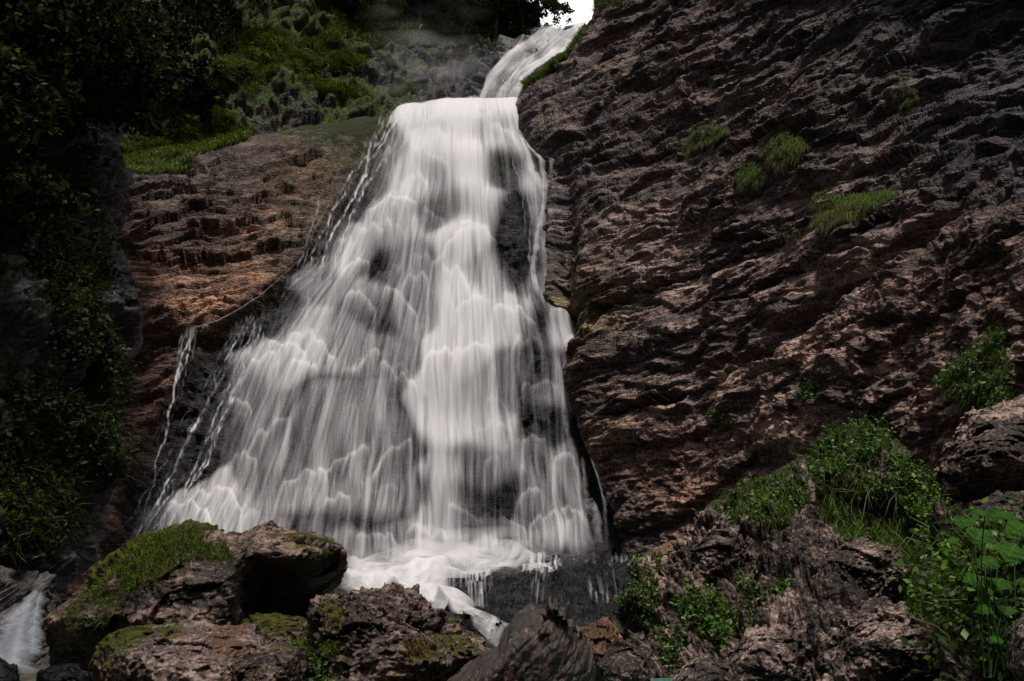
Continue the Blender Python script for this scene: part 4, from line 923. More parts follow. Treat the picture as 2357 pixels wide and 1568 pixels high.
# upper fall
def build_upper():
    rows = np.arange(52, 262, 1.7)
    L = curve([(50, 1250), (66, 1242), (90, 1215), (110, 1180), (140, 1150), (180, 1122), (230, 1104), (262, 1100)])
    Rr = curve([(50, 1352), (60, 1350), (90, 1335), (120, 1312), (135, 1290), (150, 1262), (170, 1232), (190, 1215), (230, 1196), (262, 1190)])
    uu = np.linspace(0, 1, 130)
    px = L(rows)[:, None] + (Rr(rows) - L(rows))[:, None] * uu[None]; py = np.repeat(rows[:, None], len(uu), 1)
    topc = curve([(1240, 68), (1262, 64), (1290, 68), (1310, 63), (1350, 56)])
    F = tps([(1250, 66, 46), (1350, 60, 44), (1300, 66, 45), (1200, 110, 42), (1300, 120, 41), (1130, 180, 39), (1220, 180, 38), (1100, 260, 37), (1195, 260, 36)])
    Y = F(px, py)
    d = gmap([(1260, 72, .85), (1300, 75, .5), (1335, 75, .95), (1240, 100, .75), (1300, 100, .6), (1320, 105, .8), (1250, 95, .5), (1180, 120, .85), (1235, 125, .3), (1270, 130, .95), (1140, 160, .8), (1190, 160, .5), (1200, 140, .45), (1230, 160, .9),
              (1120, 200, .7), (1165, 190, .25), (1200, 185, .85), (1110, 235, .6), (1150, 230, .35), (1180, 215, .85), (1165, 240, .6), (1190, 240, .4)], 13)(px, py)[..., 0]
    g = 1.3; gx = np.arange(1080, 1372, g)[:int(290 / g) + 1]; gy = np.arange(46, 268, g)[:int(220 / g) + 1]; GX, GY = np.meshgrid(gx, gy)
    sl = np.gradient(px, axis=0) / 1.7; slope = np.zeros_like(GX); ins = np.zeros_like(GX)
    for i, yv in enumerate(gy):
        kx = int(np.clip((yv - rows[0]) / 1.7, 0, len(rows) - 1)); slope[i] = np.interp(gx, px[kx], sl[kx]); ins[i] = (gx > px[kx, 0]) & (gx < px[kx, -1])
    r = np.random.default_rng(5)
    led = [(1265, 70, 20, .7), (1320, 70, 22, .7), (1240, 100, 22, .7), (1310, 100, 24, .9), (1190, 120, 24, .7), (1265, 130, 26, .8), (1205, 138, 16, .9), (1170, 185, 14, .8), (1185, 160, 12, .8), (1155, 205, 12, .6)] + [(r.uniform(1100, 1350), r.uniform(60, 245), r.uniform(4, 9), r.uniform(.2, .6)) for _ in range(60)]
    rho = long_exposure(1080, 46, 1370, 266, g, np.clip(slope * 1.6, -4, 4), ins + 1e-3, led, 40000, 160, 3, drift=1.0, spread=.35, grav=.05, vmax=2.0)
    rel = gblur(rho + 2, .6) / (gblur(rho * ins, 12) / (gblur(ins, 12) + 1e-3) + 2)
    relp = np.clip(sample(rel, 1080, 46, g, px, py), .15, 2.2)
    st = np.stack([np.repeat((uu * 17)[None], len(rows), 0), py / 50, 0 * px], -1); s = perlin(st) + .5 * perlin(st, 2.1, 4)
    al = 1 - np.exp(np.log(1 - .98 * np.clip(d, 0, 1) ** 1.3) * relp * np.clip(1 + .6 * s, .3, 2))
    H = .15 * al
    al *= sstep(0, .05, uu)[None] * sstep(1, .97, uu)[None] * sstep(-1, 4, py - topc(px) - 1.5 * noise1(px / 9.0))
    P = at(px, py, Y); N = gnormal(P)
    # rock behind
    Pb = at(px, py, Y + .7); Nb = N
    D = .4 * billow(Pb, .8, 3, 4)
    e = 10
    cols = np.r_[-40, -25, -12, np.linspace(0, 1, 90) * 100, 112, 130] / 100
    pxr = L(rows)[:, None] + (Rr(rows) - L(rows))[:, None] * cols[None]; pyr = np.maximum(np.repeat(rows[:, None], len(cols), 1), topc(pxr) + 2)
    Pr = at(pxr, pyr, F(pxr, pyr) + .8 + 3 * np.clip(-cols, 0, 1)[None]); Pr = Pr + gnormal(Pr) * (.35 * billow(Pr, .8, 3, 4) + .1 * perlin(Pr, 2))[..., None]
    o = link('cliff', Pr.reshape(-1, 3), gridfaces(*pxr.shape), MAT['wetfar'], attrs={'tint': np.full((pxr.size, 3), .8)})
    tag(o, 'dark rock steps beneath the upper waterfall', 'cliff', kind='structure')
    P2 = P + N * (.1 + H)[..., None]
    fl = np.stack([np.repeat((uu * 90)[None], len(rows), 0), py, 0 * px], -1)
    o = link('waterfall', P2.reshape(-1, 3), gridfaces(*px.shape), MAT['water'], attrs={'dens': al.ravel(), 'flow': fl.reshape(-1, 3)}, loc=at(1140, 262, 36))
    tag(o, 'upper cascade sliding down from the bright gap of sky', 'waterfall')
    boulder('boulder', 'small dark rock on the skyline at the top of the upper cascade', [(1296, 68), (1302, 60), (1320, 58), (1335, 64), (1330, 76), (1300, 78)], 44.3, .4, MAT['wet'], 20, bdisp(.3, 3, .4))
build_upper()

# foaming stream from the foot of the fall to the pool
def build_stream():
    rows = np.arange(1262, 1545, 1.8)
    L = curve([(1262, 880), (1290, 810), (1320, 770), (1345, 770), (1360, 900), (1385, 950), (1400, 985), (1420, 1040), (1440, 1070), (1480, 1105), (1545, 1140)])
    Rr = curve([(1262, 1330), (1290, 1300), (1300, 1190), (1320, 1090), (1350, 1030), (1375, 1045), (1400, 1085), (1430, 1135), (1460, 1180), (1490, 1215), (1545, 1235)])
    uu = np.linspace(0, 1, 230)
    L_, R_ = L(rows) + 6 * noise1(rows / 9.0, 3), Rr(rows) + 8 * noise1(rows / 8.0, 6); k = np.hanning(15); k /= k.sum()
    L_ = np.convolve(np.pad(L_, 7, 'edge'), k, 'valid'); R_ = np.convolve(np.pad(R_, 7, 'edge'), k, 'valid')
    px = L_[:, None] + (R_ - L_)[:, None] * uu[None]; py = np.repeat(rows[:, None], len(uu), 1)
    F = tps([(900, 1262, 20.6), (1330, 1262, 20.8), (1100, 1262, 20.6), (800, 1310, 18), (1000, 1320, 17), (1200, 1300, 18.5), (950, 1370, 13), (1010, 1400, 10.6), (1080, 1425, 9.6), (1140, 1465, 8.8), (1170, 1490, 8.3), (1120, 1540, 7.8), (1215, 1540, 7.8), (780, 1345, 15)])
    Y = F(px, py)
    d = gmap([(1100, 1275, .9), (1000, 1300, .98), (900, 1300, .9), (850, 1330, 1), (950, 1340, 1), (1250, 1275, .7), (1100, 1305, .9), (1020, 1345, .9), (820, 1345, .8), (960, 1375, .8), (1010, 1390, .95), (1045, 1402, .9), (1080, 1424, .85), (1112, 1445, .62), (1140, 1466, .58), (1172, 1486, .5), (1100, 1465, .3), (1150, 1505, .5), (1130, 1430, .35), (1180, 1500, .15), (1190, 1480, .3)], 22)(px, py)[..., 0]
    st = np.stack([px / 34 + py / 60, py / 6 + px / 40, 0 * px], -1); s = perlin(st) + .8 * perlin(st, 2.2, 4)
    al = np.clip(d ** 1.5 * .92 + s * 1.1 * d * (1.2 - d), 0, 1) * sstep(0, .15, uu)[None] * sstep(1, .8, uu)[None] * sstep(0, 28, py - np.interp(px, [760, 1000, 1120, 1400], [1288, 1285, 1272, 1262])) * sstep(1545, 1500, py)
    P = at(px, py, Y); P[..., 2] += .28 * perlin(P, .7, 3) + .12 * perlin(P, 2.2, 3) + .22 * sstep(-.1, .5, fbm(P, .9, 2, 8))
    fl = np.stack([py * .8, px * .5, px * 0], -1)
    o = link('water', P.reshape(-1, 3), gridfaces(*px.shape), MAT['foam'], attrs={'dens': al.ravel(), 'flow': fl.reshape(-1, 3)})
    tag(o, 'white foaming stream at the foot of the fall', 'water', kind='structure')
    # dark bed beneath
    P = at(px, py, Y); P[..., 2] -= .35; P[..., 2] += .25 * perlin(P, 1.0, 9) + .1 * perlin(P, 3, 9)
    o = link('terrain', P.reshape(-1, 3), gridfaces(*px.shape), MAT['wet']); tag(o, kind='structure')
build_stream()
def spray():
    for k, (bx, by, pts, Y0, amp) in enumerate([((760, 1420), (1180, 1390), [(1000, 1295, .42), (1100, 1285, .45), (1200, 1278, .22), (900, 1300, .2), (1000, 1325, .35), (960, 1360, .3), (1300, 1270, .10), (830, 1320, .15), (1100, 1240, .12), (1000, 1240, .15), (1300, 1330, 0), (1400, 1350, 0), (1150, 1375, 0), (1250, 1310, .01), (1400, 1300, 0), (1330, 1300, 0), (760, 1300, 0), (760, 1380, 0), (1420, 1200, 0), (1420, 1300, 0), (1100, 1350, .0), (1200, 1340, 0), (900, 1200, 0), (1200, 1190, 0), (900, 1385, 0), (1050, 1390, .05)], 17.5, .3),
                                            ((820, 1160), (-60, 262), [(950, 120, .09), (1000, 200, .10), (900, 60, .04), (1050, 150, .09), (1060, 230, .09), (960, 240, .06), (880, 180, .03), (850, 100, .02), (1000, 20, .015), (950, -10, .0), (1080, 20, .01), (830, 250, 0), (1150, 100, 0), (1150, 20, 0), (820, 0, 0), (1150, 250, 0.02), (820, 150, 0), (1000, -60, 0), (900, -60, 0)], 33.2, .6)]):
        x = np.linspace(bx[0], bx[1], 90); y = np.linspace(min(by), max(by), 80); px, py = np.meshgrid(x, y)
        d = gmap(pts, 38)(px, py)[..., 0]; q = np.stack([px / 90, py / 60, px * 0 + k * 9], -1)
        e = np.minimum(np.minimum(px - bx[0], bx[1] - px) / 50, np.minimum(py - min(by), max(by) - py) / 30)
        al = np.clip(d * (1 + .8 * fbm(q, 1.0, 3)), 0, 1) * sstep(0, 1, e)
        P = at(px, py, Y0 + amp * perlin(q, 1.3, 5) + (px - x.mean()) * (.002 if k else .001))
        o = link('spray' if k == 0 else 'mist', P.reshape(-1, 3), gridfaces(*px.shape), MAT['spray'], attrs={'dens': al.ravel(), 'flow': np.stack([px, py, px * 0], -1).reshape(-1, 3)})
        tag(o, 'soft white spray hanging over the foot of the fall' if k == 0 else 'thin grey mist drifting left of the upper cascade', 'spray' if k == 0 else 'mist', kind='stuff')
spray()
# rills over the shelf
def build_rills():
    x = np.arange(1010, 1560, 1.8); y = np.arange(1290, 1500, 1.8); px, py = np.meshgrid(x, y)
    d = gmap([(1240, 1338, 1.15), (1220, 1340, 1), (1265, 1336, 1), (1240, 1365, .7), (1235, 1395, .55), (1230, 1430, .22), (1270, 1400, .3), (1200, 1400, .25), (1120, 1362, .75), (1105, 1385, .55), (1085, 1410, .5), (1070, 1435, .35), (1150, 1400, .25), (1170, 1440, .2), (1335, 1330, .5), (1345, 1345, .3), (1425, 1300, .5), (1410, 1330, .35), (1395, 1385, .3), (1388, 1410, .55),
              (1385, 1440, .1), (1310, 1400, .2), (1310, 1440, .15), (1180, 1320, .25), (1130, 1330, .4), (1080, 1345, .6), (1040, 1370, .6), (1300, 1300, 0), (1200, 1305, .1), (1300, 1360, .05), (1180, 1360, .06), (1370, 1370, .03), (1450, 1350, 0), (1500, 1320, .02), (1500, 1420, 0), (1440, 1450, .03), (1350, 1450, .1), (1250, 1320, .05), (1380, 1310, .2), (1365, 1318, .5),
              (1050, 1390, .15), (1010, 1400, .3), (1020, 1440, .5), (1100, 1470, .2), (1250, 1470, .1), (1330, 1490, 0), (1150, 1490, .1)], 15)(px, py)[..., 0]
    q = np.stack([px, py, px * 0], -1)
    s = .9 * perlin(q, (1 / 4., 1 / 45., 1), 3) + .7 * perlin(q, (1 / 10., 1 / 35., 1), 8) + .6 * perlin(q, (1 / 9., 1 / 12., 1), 11)
    al = np.clip(d ** 1.8 * (.65 + 1.5 * s) * .95 - .16, 0, .9)
    e = np.minimum(np.minimum(px - 1010, 1558 - px) / 25, np.minimum(py - 1290, 1498 - py) / 12); al *= np.clip(e, 0, 1)
    Yv = FSH(px, py); Yv = Yv + .8 * sstep(8, -8, py - (1345 + 5 * noise1(px / 40.0, 3)))
    P = at(px, py, Yv); N = gnormal(P)
    P = P + N * (.30 * perlin(P, .6, 3) + .12 * facet(P, 1.0, 5) + .06 * perlin(P, 2, 4) + .30)[..., None]
    o = link('waterfall', P.reshape(-1, 3), gridfaces(*px.shape), MAT['foam'], attrs={'dens': al.ravel(), 'flow': np.stack([px * .6, py, px * 0], -1).reshape(-1, 3)}, loc=at(1240, 1440, 11))
    tag(o, 'thin white rills spilling over the black rock shelf', 'waterfall')
build_rills()
# small cascade bottom left
strands('waterfall', 'small smooth bluish cascade in the bottom left corner between dark rocks', [
    ([(95, 1428), (78, 1450), (60, 1480), (45, 1520), (30, 1570), (20, 1640)], [22, 38, 58, 74, 84, 90], [.25, .5, .55, .55, .6, .6], dict(wob=0, nw=50, soft=True)),
    ([(105, 1432), (95, 1470), (88, 1520), (80, 1600)], [10, 16, 26, 30], [.3, .4, .35, .3], dict(wob=0, nw=30, soft=True)),
    ], lambda px, py: 8.0 - (py - 1430) * .006 + 0 * px, MAT['smooth'])

# ================================================================== VEGETATION
def inpoly(px, py, poly):
    c = np.zeros(px.shape, bool); n = len(poly)
    for i in range(n):
        x0, y0 = poly[i]; x1, y1 = poly[(i + 1) % n]
        if y0 == y1: continue
        k = ((y0 > py) != (y1 > py)) & (px < (x1 - x0) * (py - y0) / (y1 - y0) + x0); c ^= k
    return c
def pick(key, poly, n, seed=0, nz=None, front=None):
    px, py, P, N = SHEETS[key]
    m = inpoly(px, py, poly)
    if front is not None: m &= (P[..., 1] < front)
    if nz is not None: m &= (N[..., 2] > nz)
    idx = np.flatnonzero(m.ravel())
    if len(idx) == 0: return np.zeros((0, 3)), np.zeros((0, 3))
    r = np.random.default_rng(seed); k = r.choice(idx, n)
    return P.reshape(-1, 3)[k], N.reshape(-1, 3)[k]
def blades(B, N, ln, wd, droop=.5, seed=0, up=.6, spread=.5, hang=0.0):
    """grass blades, five vertices each"""
    n = len(B); r = np.random.default_rng(seed)
    L = ln * r.uniform(.45, 1.25, n)[:, None]
    d = N * (1 - up) + np.array([0, 0, up]) + r.normal(size=(n, 3)) * spread * .6
    d /= np.linalg.norm(d, axis=1)[:, None]
    out = N + r.normal(size=(n, 3)) * .5; out[:, 2] *= .2; out /= np.linalg.norm(out, axis=1)[:, None]
    side = np.cross(d, r.normal(size=(n, 3))); side /= np.linalg.norm(side, axis=1)[:, None]
    w = side * (wd * r.uniform(.6, 1.3, n))[:, None]
    m1 = B + d * L * .5 + out * L * .10 * droop
    tip = B + d * L * (.95 - .3 * droop) + out * L * .55 * droop + np.array([0, 0, -1.0]) * L * (.35 * droop + hang)
    V = np.stack([B - w, B + w, m1 - w * .8, m1 + w * .8, tip], 1).reshape(-1, 3)
    b = np.arange(n)[:, None] * 5
    F = np.concatenate([b + [0, 1, 3], b + [0, 3, 2], b + [2, 3, 4]], 0)
    t = np.repeat(r.uniform(0, 1, n) ** 1.5, 5)
    return V, F, t
def leaves(C, size, seed=0, normal=None, flat=.5, asp=.6):
    """small folded leaves, four vertices each"""
    n = len(C); r = np.random.default_rng(seed)
    nn = r.normal(size=(n, 3)) * (1 - flat) + np.array([0, -.25, 1.0]) * flat
    if normal is not None: nn += normal * .4
    nn /= np.linalg.norm(nn, axis=1)[:, None]
    a = np.cross(nn, r.normal(size=(n, 3))); a /= np.linalg.norm(a, axis=1)[:, None]; b = np.cross(nn, a)
    s = (size * r.uniform(.5, 1.3, n))[:, None]
    V = np.stack([C - a * s, C - b * s * asp - nn * s * .15, C + a * s - nn * s * .25, C + b * s * asp - nn * s * .15], 1).reshape(-1, 3)
    k = np.arange(n)[:, None] * 4
    F = np.concatenate([k + [0, 1, 2], k + [0, 2, 3]], 0)
    return V, F, np.repeat(r.uniform(0, 1, n) ** 1.6, 4)
def merge(parts):
    V = []; F = []; T = []; k = 0
    for v, f, t in parts:
        V.append(v); F.append(f + k); T.append(t); k += len(v)
    return np.concatenate(V), np.concatenate(F), np.concatenate(T)

# grass tufts on the right cliff: countable, one thing each
def tuft(label, poly, n, ln, key='right', seed=1, dry=.25, group='grass tufts on the right cliff'):
    B, N = pick(key, poly, n, seed)
    pc = np.array(poly, float); c2 = pc.mean(0); bx, by = to_px(B)
    rad = np.array([np.ptp(pc[:, 0]), np.ptp(pc[:, 1])]) / 2
    # distance to the outline gives the height of the cushion
    dm = np.full(len(B), 9e9)
    for a in range(len(pc)):
        p0, p1 = pc[a], pc[(a + 1) % len(pc)]; e = p1 - p0; t = np.clip(((bx - p0[0]) * e[0] + (by - p0[1]) * e[1]) / (e @ e), 0, 1)
        dm = np.minimum(dm, np.hypot(bx - p0[0] - t * e[0], by - p0[1] - t * e[1]))
    hgt = np.sqrt(np.clip(dm / rad[1], 0, 1)) * ln * 1.3 * (1 + .5 * perlin(B, 2.5, seed))
    lift = N * hgt[:, None] * np.array([1, 1, .6])
    root = empty('grass_tuft', B.mean(0), label, 'grass tuft', group)
    V, F, t = blades(B + lift, N, ln * .75, ln * .022, 1.0, seed, .35, .7, .55)
    link('green_blades', V, F, MAT['grass'], root, attrs={'tint': t})
    nd = int(n * dry); k = np.argsort(by - dm * .3)[::-1][:int(n * .45)]; k = np.random.default_rng(seed).choice(k, nd)
    V, F, t = blades((B + lift)[k], N[k], ln * .9, ln * .016, .6, seed + 1, .0, .4, .8)
    link('dry_blades', V, F, MAT['drygrass'], root, attrs={'tint': t * .7})
tuft('flat green grass tuft, highest and leftmost of those on the right cliff', [(1572, 332), (1600, 305), (1640, 292), (1680, 296), (1660, 312), (1620, 325), (1580, 340)], 3000, .24, seed=1)
tuft('dense rounded grass tuft above and right of the small round one', [(1775, 370), (1790, 340), (1835, 322), (1862, 335), (1862, 365), (1830, 385), (1790, 395)], 4500, .24, seed=2)
tuft('small round grass tuft just left of and below the denser one', [(1700, 415), (1715, 392), (1745, 385), (1765, 400), (1770, 425), (1740, 440), (1710, 435)], 3200, .22, seed=3)
tuft('largest grass tuft with hanging straw coloured blades, two lobes', [(1895, 480), (1930, 460), (2000, 445), (2060, 440), (2068, 475), (2030, 500), (1985, 515), (1960, 545), (1910, 540), (1905, 515), (1940, 500)], 9000, .24, seed=4, dry=.5)
tuft('tiny dark grass tuft high on the shaded upper part of the right cliff', [(2080, 235), (2100, 225), (2118, 235), (2112, 255), (2085, 255)], 600, .16, seed=5)
tuft('small sparse tuft left of the largest tuft, low on the layered rock', [(1815, 548), (1850, 540), (1865, 550), (1825, 562)], 300, .14, seed=6)

def grassmat(label, regions, name='grass', mat='grass'):
    parts = []
    for i, (key, poly, n, ln, hang) in enumerate(regions):
        B, N = pick(key, poly, n, 50 + i)
        if len(B) == 0: continue
        parts.append(blades(B, N, ln, ln * .028, .8, 90 + i, .55, .5, hang))
    V, F, t = merge(parts)
    o = link(name, V, F, MAT[mat], attrs={'tint': t}); tag(o, label, 'grass', kind='stuff'); return o
grassmat('bright green grass carpeting the ledges left above the slab', [
    ('hill', [(300, 390), (335, 260), (400, 245), (530, 262), (560, 300), (590, 300), (480, 330), (440, 380), (330, 400)], 14000, .55, .1),
    ('base', [(275, 385), (300, 365), (440, 350), (600, 305), (560, 330), (440, 375), (340, 395), (290, 400)], 7000, .5, .2),
    ('hill', [(480, 195), (540, 140), (620, 100), (760, 90), (780, 110), (720, 150), (620, 165), (540, 200), (490, 220)], 9000, .6, .1),
    ('hill', [(540, 90), (620, 70), (650, 110), (570, 130)], 3000, .6, .1),
    ('hill', [(700, 215), (770, 200), (860, 230), (780, 240), (720, 235)], 3500, .55, .1),
    ('hill', [(760, 130), (840, 130), (830, 165), (760, 160)], 2500, .55, .1),
    ('hill', [(830, 40), (1000, 30), (1080, 90), (950, 110), (860, 100)], 5000, .7, .1),
    ('hill', [(720, 0), (1000, 0), (1180, 0), (1180, 60), (1000, 30), (800, 50)], 6000, .7, .1),
    ('hill', [(890, 205), (950, 205), (960, 235), (900, 230)], 1500, .5, .1),
    ('hill', [(600, 150), (700, 130), (780, 150), (700, 180), (620, 200)], 4000, .5, .1),
    ('hill', [(440, 260), (540, 270), (540, 290), (440, 290)], 2500, .5, .1),
    ('hill', [(500, 90), (560, 60), (660, 75), (700, 110), (600, 130), (520, 150)], 6000, .4, .1),
    ('hill', [(470, 200), (520, 150), (640, 110), (780, 100), (800, 140), (700, 160), (640, 200), (560, 235)], 12000, .4, .1),
    ('hill', [(690, 215), (780, 195), (870, 235), (800, 245), (740, 240)], 4000, .35, .1),
    ('hill', [(280, 380), (300, 300), (360, 260), (440, 300), (600, 300), (560, 330), (450, 370), (340, 400)], 9000, .4, .1),
    ('base', [(270, 400), (290, 375), (430, 358), (470, 362), (420, 400), (330, 412)], 5000, .35, .5),
    ('hill', [(760, 20), (900, 10), (930, 60), (860, 110), (770, 90)], 5000, .6, .1),
    ], mat='ledgegrass')
grassmat('moss and grass fringe on the skyline edge of the right cliff', [
    ('right', [(1208, 205), (1222, 165), (1290, 138), (1312, 140), (1270, 175), (1230, 200)], 3500, .45, .1),
    ('right', [(1298, 140), (1345, 60), (1360, 70), (1330, 120)], 2500, .3, .1),
    ('right', [(1355, 40), (1380, -20), (1460, -40), (1440, 20), (1380, 20)], 2000, .3, .1),
    ])
L1 = 'huge dark boulder with a mossy green back below the left of the waterfall'
grassmat('short grass and moss growing on the big dark boulder', [
    (L1, [(330, 1240), (440, 1215), (520, 1250), (540, 1300), (440, 1290), (350, 1350), (290, 1370), (270, 1300)], 5000, .10, .0),
    (L1, [(130, 1420), (260, 1300), (330, 1330), (250, 1440), (180, 1460)], 3000, .08, .1),
    (L1, [(700, 1235), (770, 1245), (780, 1290), (720, 1290)], 900, .06, .1)])
L3 = 'broad rugged boulder with pale ridges and orange moss in the bottom centre'
def patch(name, label, cat, key, poly, n, ln, mat='grass', hang=.0, seed=0, group=None):
    B, N = pick(key, poly, n, seed)
    if len(B) == 0: return
    V, F, t = blades(B, N, ln, ln * .03, .8, seed, .6, .6, hang)
    o = link(name, V, F, MAT[mat], attrs={'tint': t}, loc=B.mean(0)); tag(o, label, cat, group)
patch('grass_tuft', 'fresh green tuft on the lower left flank of the centre boulder', 'grass tuft', L3, [(650, 1500), (720, 1480), (730, 1568), (650, 1568)], 900, .17, seed=11)
patch('grass_tuft', 'small yellow green tuft in the middle of the centre boulder', 'grass tuft', L3, [(740, 1490), (775, 1485), (780, 1510), (745, 1515)], 250, .09, seed=12)
patch('grass_tuft', 'ochre coloured tuft on the right part of the centre boulder', 'grass tuft', L3, [(930, 1480), (985, 1475), (985, 1510), (940, 1515)], 350, .10, 'drygrass', .1, seed=13)
patch('grass_tuft', 'orange brown moss tuft near the top left of the centre boulder', 'grass tuft', L3, [(750, 1425), (795, 1415), (800, 1445), (760, 1450)], 300, .05, 'drygrass', .1, seed=14)

def leafclump(name, label, key, poly, n, size, thick, mat='leaf', seed=0, cat='plant', group=None, grass=0, gl=.2, flat=.5):
    B, N = pick(key, poly, n, seed)
    if len(B) == 0: print('EMPTY', label); return
    r = np.random.default_rng(seed + 5)
    # clumped height over the rock
    h = thick * (0.25 + np.clip(.5 + perlin(B, 1.2 / thick * .5, seed), 0, 1)) * r.uniform(0, 1, len(B)) ** .6
    C = B + N * h[:, None] + np.array([0, 0, .25]) * h[:, None] + r.normal(size=B.shape) * thick * .08
    V, F, t = leaves(C, size, seed, N, flat)
    root = empty(name, B.mean(0), label, cat, group)
    link('leaves', V, F, MAT[mat], root, attrs={'tint': t})
    # stems
    k = r.choice(len(B), max(12, len(B) // 14))
    V, F, t = blades(B[k], N[k], thick * 1.3, .006 + thick * .006, .3, seed, .5, .5, 0)
    link('stems', V, F, MAT['drygrass' if seed % 2 else 'grass'], root, attrs={'tint': t * .4})
    if grass:
        B, N = pick(key, poly, grass, seed + 9)
        V, F, t = blades(B, N, gl, gl * .016, .9, seed + 3, .4, .6, .4); t = t * .7
        link('grass_blades', V, F, MAT['dimgrass' if key == 'butt' else 'grass'], root, attrs={'tint': t})
leafclump('leafy_plant', 'mossy leafy cushion on the left shoulder of the right outcrop', 'out', [(1680, 1150), (1740, 1115), (1830, 1105), (1860, 1130), (1800, 1200), (1740, 1230), (1680, 1200)], 3800, .020, .10, seed=1, grass=1500)
leafclump('leafy_plant', 'leafy cushion along the top crest of the right outcrop', 'out', [(1850, 1070), (1930, 1015), (2040, 1015), (2060, 1050), (1960, 1070), (1880, 1100)], 3800, .022, .11, seed=2, grass=900)
leafclump('leafy_plant', 'broad leafy cushion with hanging grass in the middle of the right outcrop', 'out', [(1900, 1110), (1990, 1090), (2080, 1130), (2150, 1230), (2170, 1330), (2080, 1330), (1980, 1260), (1900, 1180)], 5500, .020, .10, seed=3, grass=2600, gl=.28)
leafclump('leafy_plant', 'strip of small plants running down from the crest toward the leaning boulder', 'out', [(2040, 1060), (2080, 1060), (2140, 1110), (2190, 1180), (2150, 1200), (2080, 1120)], 2800, .020, .10, seed=4)
leafclump('leafy_plant', 'bright green herb clump low on the left of the right outcrop', 'out', [(1580, 1405), (1640, 1385), (1720, 1385), (1740, 1420), (1700, 1460), (1620, 1480), (1585, 1450)], 2600, .022, .15, seed=5)
leafclump('leafy_plant', 'small herb clump right above the bright green one on the outcrop', 'out', [(1770, 1350), (1830, 1335), (1850, 1370), (1800, 1395), (1775, 1385)], 800, .020, .12, seed=6)
leafclump('leafy_plant', 'tiny pale green sprig below the bright green clump near the bottom edge', 'out', [(1525, 1470), (1550, 1460), (1570, 1520), (1530, 1530)], 260, .018, .10, seed=7)
leafclump('leafy_plant', 'narrow mossy strip in the gully at the left end of the right outcrop', 'out', [(1460, 1410), (1510, 1350), (1540, 1300), (1550, 1310), (1510, 1390), (1480, 1440)], 1300, .018, .08, seed=8, grass=500, gl=.1)
leafclump('leafy_plant', 'thin scattered sprigs between the two clumps on the outcrop', 'out', [(1690, 1330), (1750, 1330), (1750, 1385), (1690, 1385)], 260, .018, .10, seed=9)
leafclump('leafy_plant', 'yellow green sprig on the bare rock of the lower right outcrop', 'out', [(2110, 1380), (2170, 1370), (2180, 1420), (2120, 1420)], 260, .018, .10, seed=10)
leafclump('leafy_plant', 'dark bushy plant in the crack beside the leaning boulder', 'out', [(2120, 1100), (2170, 1100), (2180, 1160), (2140, 1150)], 600, .025, .2, seed=12, mat='grass')
leafclump('leafy_plant', 'tall leafy undergrowth filling the right edge below the broad leaves', 'out', [(2180, 1280), (2357, 1250), (2420, 1568), (2260, 1568), (2190, 1450)], 6500, .028, .35, seed=11)
leafclump('leafy_plant', 'grassy bush hanging from the right cliff at the right edge', 'right', [(2230, 900), (2290, 830), (2380, 790), (2420, 960), (2340, 990), (2290, 940)], 4500, .035, .20, seed=13, grass=5000, gl=.22)
leafclump('leafy_plant', 'small green plant in a cleft of the right cliff above the outcrop', 'right', [(1895, 910), (1930, 905), (1940, 935), (1905, 945)], 300, .035, .15, seed=14, mat='leaf')
leafclump('leafy_plant', 'thin green plants in the diagonal crack between cliff and outcrop', 'right', [(2030, 930), (2070, 960), (2110, 1010), (2080, 1020), (2040, 980)], 600, .035, .18, seed=15, mat='leaf')
leafclump('leafy_plant', 'dark little plant under the overhang in the middle of the right cliff foot', 'right', [(1660, 965), (1700, 955), (1710, 985), (1670, 1000)], 300, .035, .12, seed=16, mat='leaf')
leafclump('leafy_plant', 'bright small herbs at the bottom edge beside the centre boulder', L3, [(670, 1520), (770, 1520), (770, 1580), (670, 1580)], 400, .018, .12, seed=17)
# left buttress growth
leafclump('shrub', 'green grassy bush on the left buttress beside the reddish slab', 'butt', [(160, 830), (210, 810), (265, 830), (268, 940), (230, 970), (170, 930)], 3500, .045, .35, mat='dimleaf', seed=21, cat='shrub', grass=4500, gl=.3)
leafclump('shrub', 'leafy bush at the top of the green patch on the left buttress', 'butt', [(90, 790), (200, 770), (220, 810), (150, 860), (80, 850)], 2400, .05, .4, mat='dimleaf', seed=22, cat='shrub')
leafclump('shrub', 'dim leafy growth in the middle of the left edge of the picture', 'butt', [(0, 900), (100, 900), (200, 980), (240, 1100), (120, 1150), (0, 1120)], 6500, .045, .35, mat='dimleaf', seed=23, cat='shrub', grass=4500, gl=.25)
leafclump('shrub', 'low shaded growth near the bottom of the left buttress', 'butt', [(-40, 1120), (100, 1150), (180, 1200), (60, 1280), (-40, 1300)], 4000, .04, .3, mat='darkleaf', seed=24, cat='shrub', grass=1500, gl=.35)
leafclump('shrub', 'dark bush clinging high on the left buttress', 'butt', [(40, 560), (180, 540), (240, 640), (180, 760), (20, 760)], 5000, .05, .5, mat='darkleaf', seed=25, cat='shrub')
leafclump('shrub', 'dark bush hanging over the left edge near mid height', 'butt', [(-60, 380), (120, 360), (180, 470), (60, 560), (-60, 560)], 5000, .05, .6, mat='darkleaf', seed=26, cat='shrub')

